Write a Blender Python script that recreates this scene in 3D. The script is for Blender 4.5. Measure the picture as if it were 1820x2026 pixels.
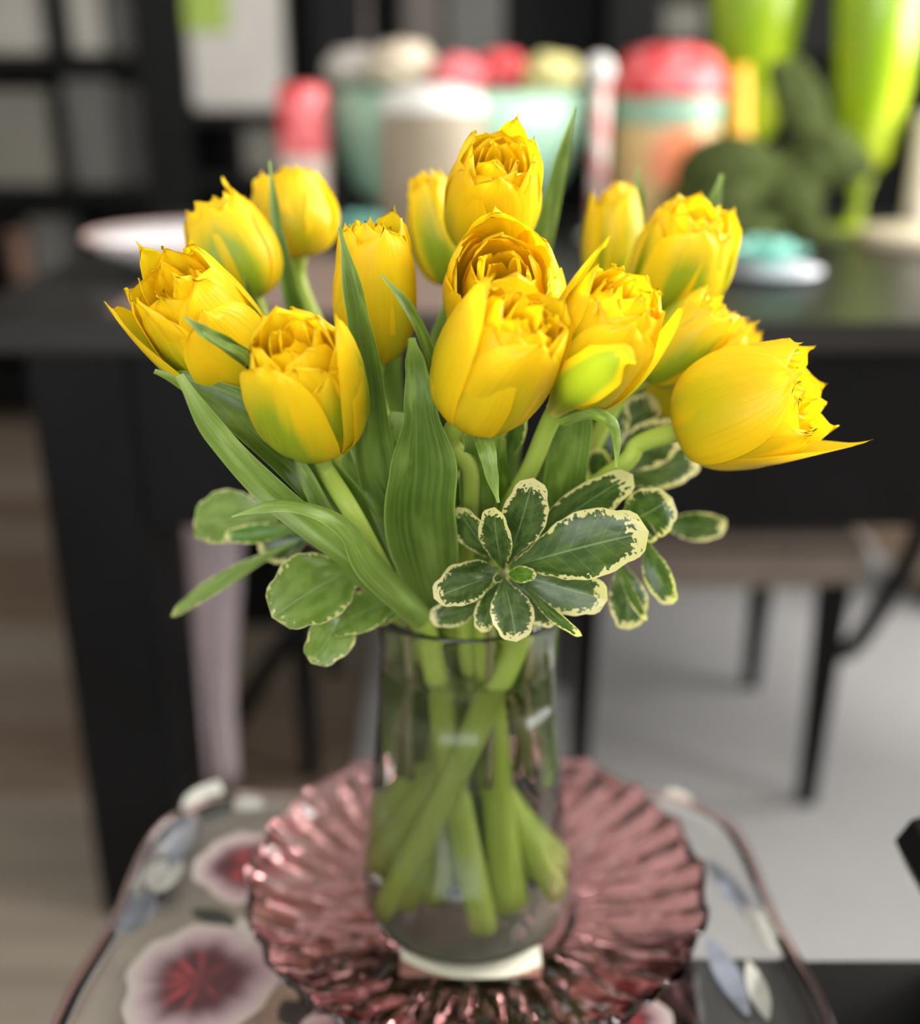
import bpy, bmesh, math, random
from mathutils import Vector, Matrix, noise
D = bpy.data; S = bpy.context.scene; C = S.collection
for o in list(D.objects): D.objects.remove(o)
PI = math.pi

# ------------------------------------------------------------------ camera
FPX, CX, CY, PITCH = 2200.0, 910.0, 1013.0, math.radians(21)
CAM = Vector((0.0, -0.58, 1.0))
cd = D.cameras.new('camera'); cam = D.objects.new('camera', cd); C.objects.link(cam)
cam.location = CAM; cam.rotation_euler = (PI/2 - PITCH, 0, 0)
cd.sensor_fit = 'HORIZONTAL'; cd.sensor_width = 36; cd.lens = 36*FPX/1820
cd.clip_start = 0.02
cd.dof.use_dof = True; cd.dof.focus_distance = 0.503; cd.dof.aperture_fstop = 2.75
S.camera = cam

# ------------------------------------------------------------------ light
w = D.worlds.new('world'); S.world = w; w.use_nodes = True
w.node_tree.nodes['Background'].inputs[0].default_value = (0.80, 0.88, 1.0, 1)
w.node_tree.nodes['Background'].inputs[1].default_value = 1.0
def area(name, loc, target, sx, sy, power, col):
    l = D.lights.new(name, 'AREA'); l.shape = 'RECTANGLE'; l.size = sx; l.size_y = sy
    l.energy = power; l.color = col
    o = D.objects.new(name, l); C.objects.link(o); o.location = loc
    o.rotation_euler = (Vector(target)-Vector(loc)).to_track_quat('-Z', 'Y').to_euler()
    return o
# daylight fills the two window openings (right wall, wall behind the camera), standing just outside them
area('window_right_offscreen', (2.33, 0.55, 1.625), (0, 0.55, 1.625), 2.1, 1.55, 128, (1.0, 0.97, 0.93))
area('window_rear_offscreen', (-0.5, -2.63, 1.6), (-0.5, 0, 1.6), 2.4, 1.7, 40, (0.97, 0.98, 1.0))
S.view_settings.view_transform = 'Standard'; S.view_settings.look = 'None'
S.cycles.use_light_tree = False; S.cycles.max_bounces = 9; S.cycles.diffuse_bounces = 3; S.cycles.glossy_bounces = 3; S.cycles.transmission_bounces = 9
S.view_settings.exposure = 0.74; S.view_settings.gamma = 1; S.view_settings.use_curve_mapping = False

# ------------------------------------------------------------------ helpers
def at(px, py, y):
    """point of the place seen at photo pixel (px,py) that stands at depth y"""
    d = Vector(((px-CX)/FPX, 0, 0)) + Vector((0, math.cos(PITCH), -math.sin(PITCH))) \
        + Vector((0, math.sin(PITCH), math.cos(PITCH)))*(-(py-CY)/FPX)
    return CAM + d*((y-CAM.y)/d.y)
def atz(px, py, z):
    d = Vector(((px-CX)/FPX, 0, 0)) + Vector((0, math.cos(PITCH), -math.sin(PITCH))) \
        + Vector((0, math.sin(PITCH), math.cos(PITCH)))*(-(py-CY)/FPX)
    return CAM + d*((z-CAM.z)/d.z)
def pxm(p):
    """metres per photo pixel at point p"""
    return ((p.y-CAM.y)*math.cos(PITCH) + (CAM.z-p.z)*math.sin(PITCH))/FPX
def wloc(o):
    v = Vector((0, 0, 0))
    while o: v = v + o.location; o = o.parent
    return v
def tag(o, label=None, cat=None, group=None, kind=None):
    if label: o['label'] = label
    if cat: o['category'] = cat
    if group: o['group'] = group
    if kind: o['kind'] = kind
    return o
def thing(name, label, cat, loc, group=None):
    o = D.objects.new(name, None); C.objects.link(o); o.location = loc; o.empty_display_size = 0.02
    return tag(o, label, cat, group)
def mesh(name, verts, faces, mat, parent=None, uvs=None, smooth=True, origin=None):
    off = wloc(parent) if parent else Vector((0, 0, 0))
    if origin is not None and parent is None: off = Vector(origin)
    me = D.meshes.new(name)
    me.from_pydata([tuple(Vector(v)-off) for v in verts], [], faces)
    if uvs:
        ul = me.uv_layers.new(name='UVMap')
        for lp in me.loops: ul.data[lp.index].uv = uvs[lp.vertex_index]
    if smooth: me.polygons.foreach_set('use_smooth', [True]*len(me.polygons))
    me.materials.append(mat)
    o = D.objects.new(name, me); C.objects.link(o)
    if parent: o.parent = parent
    elif origin is not None: o.location = origin
    return o
def from_bm(name, bm, mat, parent=None, smooth=False, origin=None):
    off = wloc(parent) if parent else Vector(origin if origin is not None else (0, 0, 0))
    bmesh.ops.translate(bm, verts=bm.verts, vec=-off)
    bmesh.ops.recalc_face_normals(bm, faces=bm.faces)
    me = D.meshes.new(name); bm.to_mesh(me); bm.free()
    if smooth: me.polygons.foreach_set('use_smooth', [True]*len(me.polygons))
    me.materials.append(mat)
    o = D.objects.new(name, me); C.objects.link(o)
    if parent: o.parent = parent
    elif origin is not None: o.location = origin
    return o
def bmbox(bm, lo, hi, bev=0.0):
    r = bmesh.ops.create_cube(bm, size=1)
    vs = r['verts']
    for v in vs: v.co = Vector([lo[i] + (v.co[i]+0.5)*(hi[i]-lo[i]) for i in range(3)])
    if bev:
        es = list({e for v in vs for e in v.link_edges})
        bmesh.ops.bevel(bm, geom=es, offset=bev, segments=2, affect='EDGES')
def box(name, lo, hi, mat, parent=None, bev=0.003, origin=None):
    bm = bmesh.new(); bmbox(bm, lo, hi, bev)
    return from_bm(name, bm, mat, parent, False, origin)
def lathe(name, prof, centre, mat, parent=None, n=48, smooth=True, close=False, origin=None, wob=None):
    """prof list of (r,z); revolve about the vertical through centre"""
    vs, fs = [], []
    c = Vector(centre); m = len(prof)
    for i in range(n):
        a = 2*PI*i/n
        for j, (r, z) in enumerate(prof):
            k = wob(a, j, r, z) if wob else (r, z)
            vs.append((c.x + k[0]*math.cos(a), c.y + k[0]*math.sin(a), c.z + k[1]))
    for i in range(n):
        i2 = (i+1) % n
        for j in range(m-1):
            fs.append((i*m+j, i2*m+j, i2*m+j+1, i*m+j+1))
        if close: fs.append((i*m+m-1, i2*m+m-1, i2*m, i*m))
    o = mesh(name, vs, fs, mat, parent, None, smooth, origin)
    bm = bmesh.new(); bm.from_mesh(o.data)
    bmesh.ops.remove_doubles(bm, verts=bm.verts, dist=1e-5)
    bmesh.ops.recalc_face_normals(bm, faces=bm.faces)
    bm.to_mesh(o.data); bm.free()
    return o
def crom(pts, n):
    """Catmull-Rom resample of vectors (any dimension, as tuples)"""
    P = [Vector(p) for p in pts]
    P = [P[0]*2-P[1]] + P + [P[-1]*2-P[-2]]
    out = []; segs = len(P)-3
    for i in range(n+1):
        u = i/n*segs; k = min(int(u), segs-1); t = u-k
        a, b, c_, d = P[k:k+4]
        out.append(0.5*((2*b) + (c_-a)*t + (2*a-5*b+4*c_-d)*t*t + (3*b-a-3*c_+d)*t**3))
    return out
def lerp_list(vals, u):
    x = u*(len(vals)-1); k = min(int(x), len(vals)-2); t = x-k
    t = t*t*(3-2*t)
    return vals[k]*(1-t)+vals[k+1]*t
def tube(name, pts, radii, mat, parent=None, n=14, res=40, origin=None):
    P = crom(pts, res); vs, fs, uv = [], [], []
    nrm = None
    for i, p in enumerate(P):
        t = (P[min(i+1, res)]-P[max(i-1, 0)]).normalized()
        if nrm is None:
            nrm = t.cross(Vector((0.3, 1, 0.1))).normalized()
        else:
            nrm = (nrm - t*nrm.dot(t)).normalized()
        b = t.cross(nrm); r = lerp_list(radii, i/res)
        for k in range(n):
            a = 2*PI*k/n
            vs.append(p + (nrm*math.cos(a)+b*math.sin(a))*r); uv.append((i/res, k/n))
    for i in range(res):
        for k in range(n):
            k2 = (k+1) % n
            fs.append((i*n+k, i*n+k2, (i+1)*n+k2, (i+1)*n+k))
    fs.append(tuple(range(n))[::-1]); fs.append(tuple(res*n+k for k in range(n)))
    return mesh(name, vs, fs, mat, parent, uv, True, origin)

# ------------------------------------------------------------------ materials
def nmat(name):
    m = D.materials.new(name); m.use_nodes = True
    return m, m.node_tree.nodes, m.node_tree.links, m.node_tree.nodes['Principled BSDF']
def plain(name, col, rough=0.5, var=0.12, scale=12, bump=0.0, bscale=60, metal=0, spec=0.5):
    m, N, L, b = nmat(name)
    tc = N.new('ShaderNodeTexCoord'); nz = N.new('ShaderNodeTexNoise'); nz.inputs['Scale'].default_value = scale
    nz.inputs['Detail'].default_value = 4
    L.new(tc.outputs['Object'], nz.inputs['Vector'])
    rp = N.new('ShaderNodeValToRGB')
    rp.color_ramp.elements[0].position = 0.3; rp.color_ramp.elements[1].position = 0.7
    rp.color_ramp.elements[0].color = tuple(c*(1-var) for c in col)+(1,)
    rp.color_ramp.elements[1].color = tuple(min(1, c*(1+var)) for c in col)+(1,)
    L.new(nz.outputs['Fac'], rp.inputs['Fac']); L.new(rp.outputs['Color'], b.inputs['Base Color'])
    b.inputs['Roughness'].default_value = rough; b.inputs['Metallic'].default_value = metal
    b.inputs['Specular IOR Level'].default_value = spec
    if bump:
        n2 = N.new('ShaderNodeTexNoise'); n2.inputs['Scale'].default_value = bscale
        L.new(tc.outputs['Object'], n2.inputs['Vector'])
        bp = N.new('ShaderNodeBump'); bp.inputs['Strength'].default_value = bump; bp.inputs['Distance'].default_value = 0.003
        L.new(n2.outputs['Fac'], bp.inputs['Height']); L.new(bp.outputs['Normal'], b.inputs['Normal'])
    return m
def mth(N, L, op, a, b=None, clamp=False):
    n = N.new('ShaderNodeMath'); n.operation = op; n.use_clamp = clamp
    for i, v in enumerate((a, b)):
        if v is None: continue
        if isinstance(v, (int, float)): n.inputs[i].default_value = v
        else: L.new(v, n.inputs[i])
    return n.outputs[0]
def mixc(N, L, f, a, b):
    n = N.new('ShaderNodeMix'); n.data_type = 'RGBA'
    for i, v in ((0, f), (6, a), (7, b)):
        if isinstance(v, (int, float)): n.inputs[i].default_value = v
        elif isinstance(v, tuple): n.inputs[i].default_value = v if len(v) == 4 else v+(1,)
        else: L.new(v, n.inputs[i])
    return n.outputs[2]
def uvst(N, L):
    uv = N.new('ShaderNodeUVMap'); uv.uv_map = 'UVMap'
    sp = N.new('ShaderNodeSeparateXYZ'); L.new(uv.outputs[0], sp.inputs[0])
    t = sp.outputs[0]
    s = mth(N, L, 'ABSOLUTE', mth(N, L, 'SUBTRACT', mth(N, L, 'MULTIPLY', sp.outputs[1], 2.0), 1.0))
    return t, s, sp.outputs[1], uv.outputs[0]
def streak(N, L, uv, su, sv, scale=1.0, detail=4):
    mp = N.new('ShaderNodeMapping'); L.new(uv, mp.inputs[0]); mp.inputs['Scale'].default_value = (su, sv, 1)
    oi = N.new('ShaderNodeObjectInfo')
    cb = N.new('ShaderNodeCombineXYZ'); L.new(mth(N, L, 'MULTIPLY', oi.outputs['Random'], 37.0), cb.inputs[2])
    va = N.new('ShaderNodeVectorMath'); L.new(mp.outputs[0], va.inputs[0]); L.new(cb.outputs[0], va.inputs[1])
    nz = N.new('ShaderNodeTexNoise'); nz.inputs['Scale'].default_value = scale; nz.inputs['Detail'].default_value = detail
    L.new(va.outputs[0], nz.inputs['Vector'])
    return nz.outputs['Fac']
def ramp01(N, L, v, lo, hi):
    n = N.new('ShaderNodeMapRange'); n.inputs[1].default_value = lo; n.inputs[2].default_value = hi
    n.interpolation_type = 'SMOOTHSTEP'; L.new(v, n.inputs[0]); return n.outputs[0]
def leafy(name, build, rough, transl, tcol_gain=(1, 1, 1), bump=0.25, su=3, sv=40, spec=0.4):
    """build(N,L,t,s,v,uv)->colour socket"""
    m, N, L, b = nmat(name)
    t, s, v, uv = uvst(N, L)
    col = build(N, L, t, s, v, uv)
    L.new(col, b.inputs['Base Color']); b.inputs['Roughness'].default_value = rough
    b.inputs['Specular IOR Level'].default_value = spec
    st = streak(N, L, uv, su, sv, 1.0, 1)
    bp = N.new('ShaderNodeBump'); bp.inputs['Strength'].default_value = bump; bp.inputs['Distance'].default_value = 0.0015
    L.new(st, bp.inputs['Height']); L.new(bp.outputs[0], b.inputs['Normal'])
    tr = N.new('ShaderNodeBsdfTranslucent')
    g = N.new('ShaderNodeMix'); g.data_type = 'RGBA'; g.blend_type = 'MULTIPLY'; g.inputs[0].default_value = 1
    L.new(col, g.inputs[6]); g.inputs[7].default_value = tcol_gain+(1,)
    L.new(g.outputs[2], tr.inputs[0])
    mx = N.new('ShaderNodeMixShader'); mx.inputs[0].default_value = transl
    L.new(b.outputs[0], mx.inputs[1]); L.new(tr.outputs[0], mx.inputs[2])
    L.new(mx.outputs[0], N['Material Output'].inputs[0])
    return m
def petal_build(greenamt):
    def f(N, L, t, s, v, uv):
        st = streak(N, L, uv, 1.5, 16, 1.0, 2)
        c = mixc(N, L, st, (0.97, 0.64, 0.008), (1.0, 0.79, 0.014))
        big = streak(N, L, uv, 1.2, 1.6, 1.5, 1)
        low = ramp01(N, L, t, 1.05, 0.45)
        mid = ramp01(N, L, s, 0.95, 0.05)
        gf = mth(N, L, 'MULTIPLY', mth(N, L, 'MULTIPLY', low, mid), ramp01(N, L, mth(N, L, 'ADD', big, mth(N, L, 'MULTIPLY', st, 0.4)), 0.38, 0.78))
        gf = mth(N, L, 'MULTIPLY', gf, greenamt, True)
        c = mixc(N, L, gf, c, (0.38, 0.50, 0.02))
        base = mth(N, L, 'MULTIPLY', ramp01(N, L, t, 0.16, 0.0), 0.7)
        return mixc(N, L, base, c, (0.75, 0.72, 0.22))
    return f
M = {}
M['petal'] = leafy('petal_yellow', petal_build(0.6), 0.40, 0.48, (1.0, 1.0, 0.8), 0.22, 1.6, 26, 0.35)
M['petal_gg'] = leafy('petal_mostly_green', petal_build(2.6), 0.40, 0.42, (1.0, 1.0, 0.8), 0.22, 1.6, 26, 0.35)
M['petal_g'] = leafy('petal_green_flamed', petal_build(1.9), 0.40, 0.42, (1.0, 1.0, 0.8), 0.22, 1.6, 26, 0.35)
def straps(c0, c1, tipc):
    def f(N, L, t, s, v, uv):
        st = streak(N, L, uv, 1.5, 22, 1.0, 3)
        c = mixc(N, L, ramp01(N, L, st, 0.3, 0.7), c0, c1)
        bl = streak(N, L, uv, 5, 2.5, 1.0, 3)
        c = mixc(N, L, mth(N, L, 'MULTIPLY', ramp01(N, L, bl, 0.45, 0.75), 0.45), c, tipc)
        c = mixc(N, L, mth(N, L, 'MULTIPLY', ramp01(N, L, bl, 0.48, 0.25), 0.4), c, (c0[0]*.6, c0[1]*.65, c0[2]*.5))
        edge = ramp01(N, L, s, 0.90, 1.0)
        c = mixc(N, L, mth(N, L, 'MULTIPLY', edge, 0.6), c, tipc)
        return mixc(N, L, mth(N, L, 'MULTIPLY', ramp01(N, L, t, 0.80, 1.0), 0.55), c, tipc)
    return f
M['strap'] = leafy('tulip_leaf', straps((0.060, 0.118, 0.013), (0.110, 0.178, 0.026), (0.30, 0.42, 0.10)), 0.36, 0.22, (1.2, 1.3, 0.4), 0.14, 2, 50)
M['strap_l'] = leafy('tulip_leaf_pale', straps((0.14, 0.23, 0.035), (0.22, 0.32, 0.065), (0.42, 0.56, 0.18)), 0.36, 0.25, (1.2, 1.3, 0.4), 0.14, 2, 50)
def varieg(green0, green1, cream, amt):
    def f(N, L, t, s, v, uv):
        st = streak(N, L, uv, 26, 9, 1.0, 4)
        lo = streak(N, L, uv, 4, 3, 1.0, 2)
        d = mth(N, L, 'MINIMUM', mth(N, L, 'SUBTRACT', 1.0, s), mth(N, L, 'MULTIPLY', mth(N, L, 'SUBTRACT', 1.0, t), 2.4))
        thr = mth(N, L, 'MULTIPLY', ramp01(N, L, mth(N, L, 'ADD', t, mth(N, L, 'MULTIPLY', lo, 0.5)), 0.45, 1.30), amt)
        thr = mth(N, L, 'ADD', thr, 0.02)
        dj = mth(N, L, 'ADD', d, mth(N, L, 'MULTIPLY', mth(N, L, 'SUBTRACT', st, 0.5), 0.95))
        mask = mth(N, L, 'GREATER_THAN', thr, dj)
        edge = mth(N, L, 'GREATER_THAN', 0.028, d)
        mask = mth(N, L, 'MAXIMUM', mask, edge)
        mo = streak(N, L, uv, 5, 5, 1.0, 3)
        g = mixc(N, L, ramp01(N, L, mo, 0.35, 0.65), green0, green1)
        rib = mth(N, L, 'MULTIPLY', ramp01(N, L, s, 0.045, 0.0), 0.55)
        g = mixc(N, L, rib, g, (0.30, 0.36, 0.20))
        # side veins: repeating fine lines running out from the midrib
        ph = mth(N, L, 'FRACT', mth(N, L, 'ADD', mth(N, L, 'MULTIPLY', t, 9.0), mth(N, L, 'MULTIPLY', s, -1.6)))
        vn = mth(N, L, 'MULTIPLY', mth(N, L, 'GREATER_THAN', 0.05, ph), 0.22)
        g = mixc(N, L, vn, g, (0.25, 0.33, 0.15))
        return mixc(N, L, mask, g, cream)
    return f
M['vleaf'] = leafy('variegated_leaf', varieg((0.034, 0.068, 0.013), (0.075, 0.120, 0.030), (0.62, 0.56, 0.27), 0.27), 0.24, 0.26, (1.2, 1.5, 0.4), 0.15, 9, 9)
M['vleaf_b'] = leafy('young_yellow_green_leaf', varieg((0.07, 0.17, 0.015), (0.12, 0.24, 0.02), (0.66, 0.62, 0.30), 0.16), 0.34, 0.40, (1.3, 1.5, 0.3), 0.15, 9, 9)
M['vleaf_p'] = leafy('plain_underside_leaf', varieg((0.12, 0.20, 0.032), (0.19, 0.28, 0.060), (0.55, 0.54, 0.22), 0.03), 0.28, 0.22, (1.2, 1.3, 0.4), 0.15, 9, 9)
def stem_build(c0, c1):
    def f(N, L, t, s, v, uv):
        st = streak(N, L, uv, 2, 5, 1.0, 4)
        c = mixc(N, L, st, c0, c1)
        return c
    return f
M['stem'] = leafy('tulip_stem', stem_build((0.38, 0.49, 0.07), (0.54, 0.65, 0.13)), 0.40, 0.36, (1.0, 1.1, 0.4), 0.1)
M['twig'] = leafy('sprig_twig', stem_build((0.16, 0.14, 0.06), (0.24, 0.24, 0.09)), 0.6, 0.0)
def glass(name, col, rough=0.0, ior=1.45):
    m, N, L, b = nmat(name)
    b.inputs['Base Color'].default_value = col+(1,); b.inputs['Roughness'].default_value = rough
    b.inputs['Transmission Weight'].default_value = 1; b.inputs['IOR'].default_value = ior
    return m
M['glass'] = glass('clear_glass', (0.99, 1.0, 0.99), 0.0, 1.45)
M['water'] = glass('water', (0.995, 1.0, 0.985), 0.0, 1.33)
M['platter'] = glass('clear_platter_glass', (0.95, 0.95, 0.94), 0.02, 1.45)
M['pinkrim'] = glass('pink_tinted_rim_glass', (0.85, 0.62, 0.60), 0.08, 1.45)
M['pink'] = glass('pink_crystal', (0.78, 0.38, 0.38), 0.02, 1.50)
M['black'] = plain('black_painted_wood', (0.0032, 0.0033, 0.0036), 0.45, 0.3, 6, 0.08, 40, spec=.14)
M['blacktop'] = plain('black_table_top', (0.012, 0.011, 0.010), 0.36, 0.35, 5, 0.08, 40, spec=.4)
M['case'] = plain('black_bookcase_wood', (0.004, 0.004, 0.004), 0.5, 0.3, 5, spec=.12)
M['wall'] = plain('wall_paint', (0.60, 0.57, 0.52), 0.8, 0.03, 3, 0.1, 80)
M['ceil'] = plain('ceiling_paint', (0.80, 0.79, 0.77), 0.9, 0.02, 3)
M['paper'] = plain('cream_paper', (0.80, 0.78, 0.62), 0.6, 0.05, 40)

# ------------------------------------------------------------------ room shell
RX0, RX1, RY0, RY1, RZ = -2.2, 2.2, -2.5, 3.4, 2.5
FZ = -0.10
fl = tag(box('floor', (RX0-.1, RY0-.1, FZ-0.12), (RX1+.1, RY1+.1, FZ-0.012), plain('floor_underlay', (0.05, 0.04, 0.03), 0.9), bev=0), kind='structure')
tones = [(0.165, 0.132, 0.10), (0.135, 0.098, 0.070), (0.19, 0.16, 0.125), (0.155, 0.12, 0.09)]
PM = []
for i, c in enumerate(tones):
    m = plain('floor_plank_%d' % i, c, 0.42, 0.16, 3, 0.1, 30); PM.append(m)
    mp = m.node_tree.nodes.new('ShaderNodeMapping'); mp.inputs['Scale'].default_value = (0.6, 6, 1)
    nz = [n for n in m.node_tree.nodes if n.type == 'TEX_NOISE'][0]
    m.node_tree.links.new(m.node_tree.nodes['Texture Coordinate'].outputs['Object'], mp.inputs[0])
    m.node_tree.links.new(mp.outputs[0], nz.inputs['Vector'])
rng = random.Random(4)
pw = 0.205; k = 0; y = RY0
pmesh = {}
while y < RY1:
    x = RX0 - rng.random()*1.2
    while x < RX1:
        ti = rng.randrange(4)
        if ti not in pmesh:
            bm = bmesh.new(); bmbox(bm, (0, 0, -0.012), (1.397, pw-0.003, 0), 0.0015)
            me = D.meshes.new('floor_plank'); bm.to_mesh(me); bm.free(); me.materials.append(PM[ti]); pmesh[ti] = me
        o = D.objects.new('floor_plank', pmesh[ti]); C.objects.link(o); o.parent = fl
        xs = max(x, RX0); xe = min(x+1.4, RX1)
        o.location = (xs, y, FZ)
        o.scale = (max(0.01, (xe-xs)/1.4), min(1, (RY1-y)/pw), 1)
        x += 1.4
    y += pw
def wall(name, lo, hi): return tag(box(name, lo, hi, M['wall'], bev=0), kind='structure')
wall('wall_back', (RX0-.1, RY1, FZ), (RX1+.1, RY1+.1, RZ))
wall('wall_left', (RX0-.1, RY0-.1, FZ), (RX0, RY1, RZ))
bm = bmesh.new()
WY0, WY1, WZ0, WZ1 = -0.5, 1.6, 0.85, 2.4
bmbox(bm, (RX1, RY0-.1, FZ), (RX1+.1, WY0, RZ)); bmbox(bm, (RX1, WY1, FZ), (RX1+.1, RY1, RZ))
bmbox(bm, (RX1, WY0, FZ), (RX1+.1, WY1, WZ0)); bmbox(bm, (RX1, WY0, WZ1), (RX1+.1, WY1, RZ))
tag(from_bm('wall_right', bm, M['wall']), kind='structure')
bm = bmesh.new()
VX0, VX1, VZ0, VZ1 = -1.7, 0.7, 0.75, 2.45
bmbox(bm, (RX0, RY0-.1, FZ), (VX0, RY0, RZ)); bmbox(bm, (VX1, RY0-.1, FZ), (RX1, RY0, RZ))
bmbox(bm, (VX0, RY0-.1, FZ), (VX1, RY0, VZ0)); bmbox(bm, (VX0, RY0-.1, VZ1), (VX1, RY0, RZ))
tag(from_bm('wall_front', bm, M['wall']), kind='structure')
tag(box('ceiling', (RX0-.1, RY0-.1, RZ), (RX1+.1, RY1+.1, RZ+.1), M['ceil'], bev=0), kind='structure')
trimw = plain('white_trim_paint', (0.75, 0.74, 0.72), 0.45, 0.03)
def winframe(name, axis, a0, a1, z0, z1, pos):
    bm = bmesh.new(); t = 0.05
    def b(u0, u1, za, zb):
        if axis == 'x': bmbox(bm, (pos-.03, u0, za), (pos+.03, u1, zb))
        else: bmbox(bm, (u0, pos-.03, za), (u1, pos+.03, zb))
    b(a0, a0+t, z0, z1); b(a1-t, a1, z0, z1); b(a0+t, a1-t, z0, z0+t); b(a0+t, a1-t, z1-t, z1)
    c = (a0+a1)/2; b(c-t/2, c+t/2, z0+t, z1-t)
    return tag(from_bm(name, bm, trimw), kind='structure')
winframe('window_1', 'x', WY0, WY1, WZ0, WZ1, RX1+.06)
winframe('window_2', 'y', VX0, VX1, VZ0, VZ1, RY0-.06)
tag(box('baseboard_back', (RX0, RY1-.015, FZ), (RX1, RY1, 0.0), trimw, bev=.003), kind='structure')

# pale rug under the table
def rug_mat():
    m, N, L, b = nmat('pale_grey_rug')
    tc = N.new('ShaderNodeTexCoord'); sp = N.new('ShaderNodeSeparateXYZ'); L.new(tc.outputs['Object'], sp.inputs[0])
    nz = N.new('ShaderNodeTexNoise'); nz.inputs['Scale'].default_value = 60; L.new(tc.outputs['Object'], nz.inputs['Vector'])
    c = mixc(N, L, nz.outputs['Fac'], (0.27, 0.265, 0.26), (0.33, 0.325, 0.32))
    L.new(c, b.inputs['Base Color']); b.inputs['Roughness'].default_value = 0.9
    bp = N.new('ShaderNodeBump'); bp.inputs['Strength'].default_value = 0.4; L.new(nz.outputs['Fac'], bp.inputs['Height']); L.new(bp.outputs[0], b.inputs['Normal'])
    return m
tag(box('area_rug', (-0.18, 0.18, FZ), (1.05, 2.1, FZ+0.012), rug_mat(), bev=.004), 'plain pale grey area rug under the black table', 'rug')

# ------------------------------------------------------------------ black table behind
TY0, TY1, TX0, TX1, TZ = 0.662, 1.80, -0.60, 1.25, 0.75
t = thing('dining_table', 'large black wooden table with thick square legs behind the bouquet', 'table', (0.3, 1.2, FZ))
box('tabletop', (TX0, TY0, TZ-.035), (TX1, TY1, TZ), M['blacktop'], t, .006)
bm = bmesh.new()
bmbox(bm, (-0.40, TY0+.03, 0.492), (TX1-.10, TY0+.06, TZ-.035), .002)
bmbox(bm, (-0.40, TY1-.10, 0.60), (TX1-.10, TY1-.07, TZ-.035), .002)
bmbox(bm, (-0.48, TY0+.20, 0.60), (-0.45, TY1-.22, TZ-.035), .002)
bmbox(bm, (TX1-.10, TY0+.20, 0.60), (TX1-.07, TY1-.22, TZ-.035), .002)
from_bm('apron', bm, M['black'], t)
for (x0, y0) in ((-0.503, TY0+.02), (-0.503, TY1-.21), (TX1-.16, TY0+.02), (TX1-.16, TY1-.21)):
    box('leg', (x0, y0, FZ), (x0+.118, y0+.185, TZ-.035), M['black'], t, .004)

# chair tucked under the table, right: upholstered seat, curved arm
fab = plain('taupe_upholstery', (0.20, 0.16, 0.13), 0.85, 0.15, 30, 0.3, 300)
def chair(label, x0, x1, y0, y1, zs, arm, fz):
    c = thing('side_chair', label, 'chair', ((x0+x1)/2, (y0+y1)/2, fz))
    box('seat', (x0-.01, y0-.02, zs-.085), (x1+.02, y1, zs), fab, c, .02)
    for lx, ly in ((x0+.02, y0+.01), (x1-.02, y0+.01), (x0+.02, y1-.03), (x1-.02, y1-.03)):
        bm = bmesh.new(); bmbox(bm, (lx-.021, ly-.018, fz), (lx+.021, ly+.018, zs-.08), .002)
        for v in bm.verts:
            f = 0.62+0.38*(v.co.z-fz)/(zs-.08-fz); v.co.x = lx+(v.co.x-lx)*f; v.co.y = ly+(v.co.y-ly)*f
        from_bm('leg', bm, M['black'], c)
    if arm > 0:
        xa = x1-.02
        tube('arm', [(xa, y0+.01, 0.185), (xa+.04, y0+.01, 0.195), (xa+.085, y0+.015, 0.28), (xa+.12, y0+.02, 0.39), (xa+.115, y0+.10, 0.49), (xa+.02, y1-.04, 0.52)], [.014]*6, M['black'], c, 10, 30)
    else:
        xa = x1-.02
        tube('brace', [(xa, y0+.01, 0.19), (xa-.06, y0+.005, 0.11), (xa-.12, y0, 0.01), (xa-.17, y0, -.085)], [.017]*4, M['black'], c, 10, 30)
    bm = bmesh.new()
    bmbox(bm, (x0+.02, y1-.04, zs-.02), (x0+.05, y1-.01, 0.57)); bmbox(bm, (x1-.05, y1-.04, zs-.02), (x1-.02, y1-.01, 0.57))
    bmbox(bm, (x0+.05, y1-.035, 0.47), (x1-.05, y1-.015, 0.56))
    from_bm('backrest', bm, M['black'], c)
    return c
chair('black chair with taupe seat and curved arm tucked under the table', 0.17, 0.582, 0.93, 1.34, 0.385, 1, FZ+.012)
chair('black chair with slanted brace standing under the table beside the pale cloth', -0.56, -0.235, 1.02, 1.42, 0.46, -1, FZ)
# pale mauve cloth hanging off the chair seat
vs, fs = [], []
nx, nz_ = 24, 20
for j in range(nz_+1):
    v = j/nz_
    for i in range(nx+1):
        u = i/nx
        z = 0.470 - 0.55*v
        wd = 0.125*(1-0.42*v**1.4)
        x = -0.462 + 0.012*v + wd*u + 0.006*math.sin(7*v)
        yy = 0.990 - 0.010*math.sin(u*PI*5+v*1.5)*(0.3+v) - 0.006*v
        vs.append((x, yy, z))
for j in range(nz_):
    for i in range(nx): a = j*(nx+1)+i; fs.append((a, a+1, a+nx+2, a+nx+1))
n0 = len(vs)
for j in (1, 2, 3, 4):
    for i in range(nx+1): vs.append((-0.462+0.125*i/nx, 0.990+0.03*j, 0.4715))
for j in range(4):
    for i in range(nx):
        a = (0 if j == 0 else n0+(j-1)*(nx+1))+i; b = n0+j*(nx+1)+i
        fs.append((a, b, b+1, a+1))
cl = mesh('draped_cloth', vs, fs, plain('pale_mauve_cloth', (0.62, 0.52, 0.54), 0.9, 0.08, 20, 0.3, 400), None, origin=(-0.40, 0.99, 0.46))
sm = cl.modifiers.new('thick', 'SOLIDIFY'); sm.thickness = 0.002
tag(cl, 'pale mauve cloth hanging from a chair seat behind the thick table leg', 'cloth')

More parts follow.
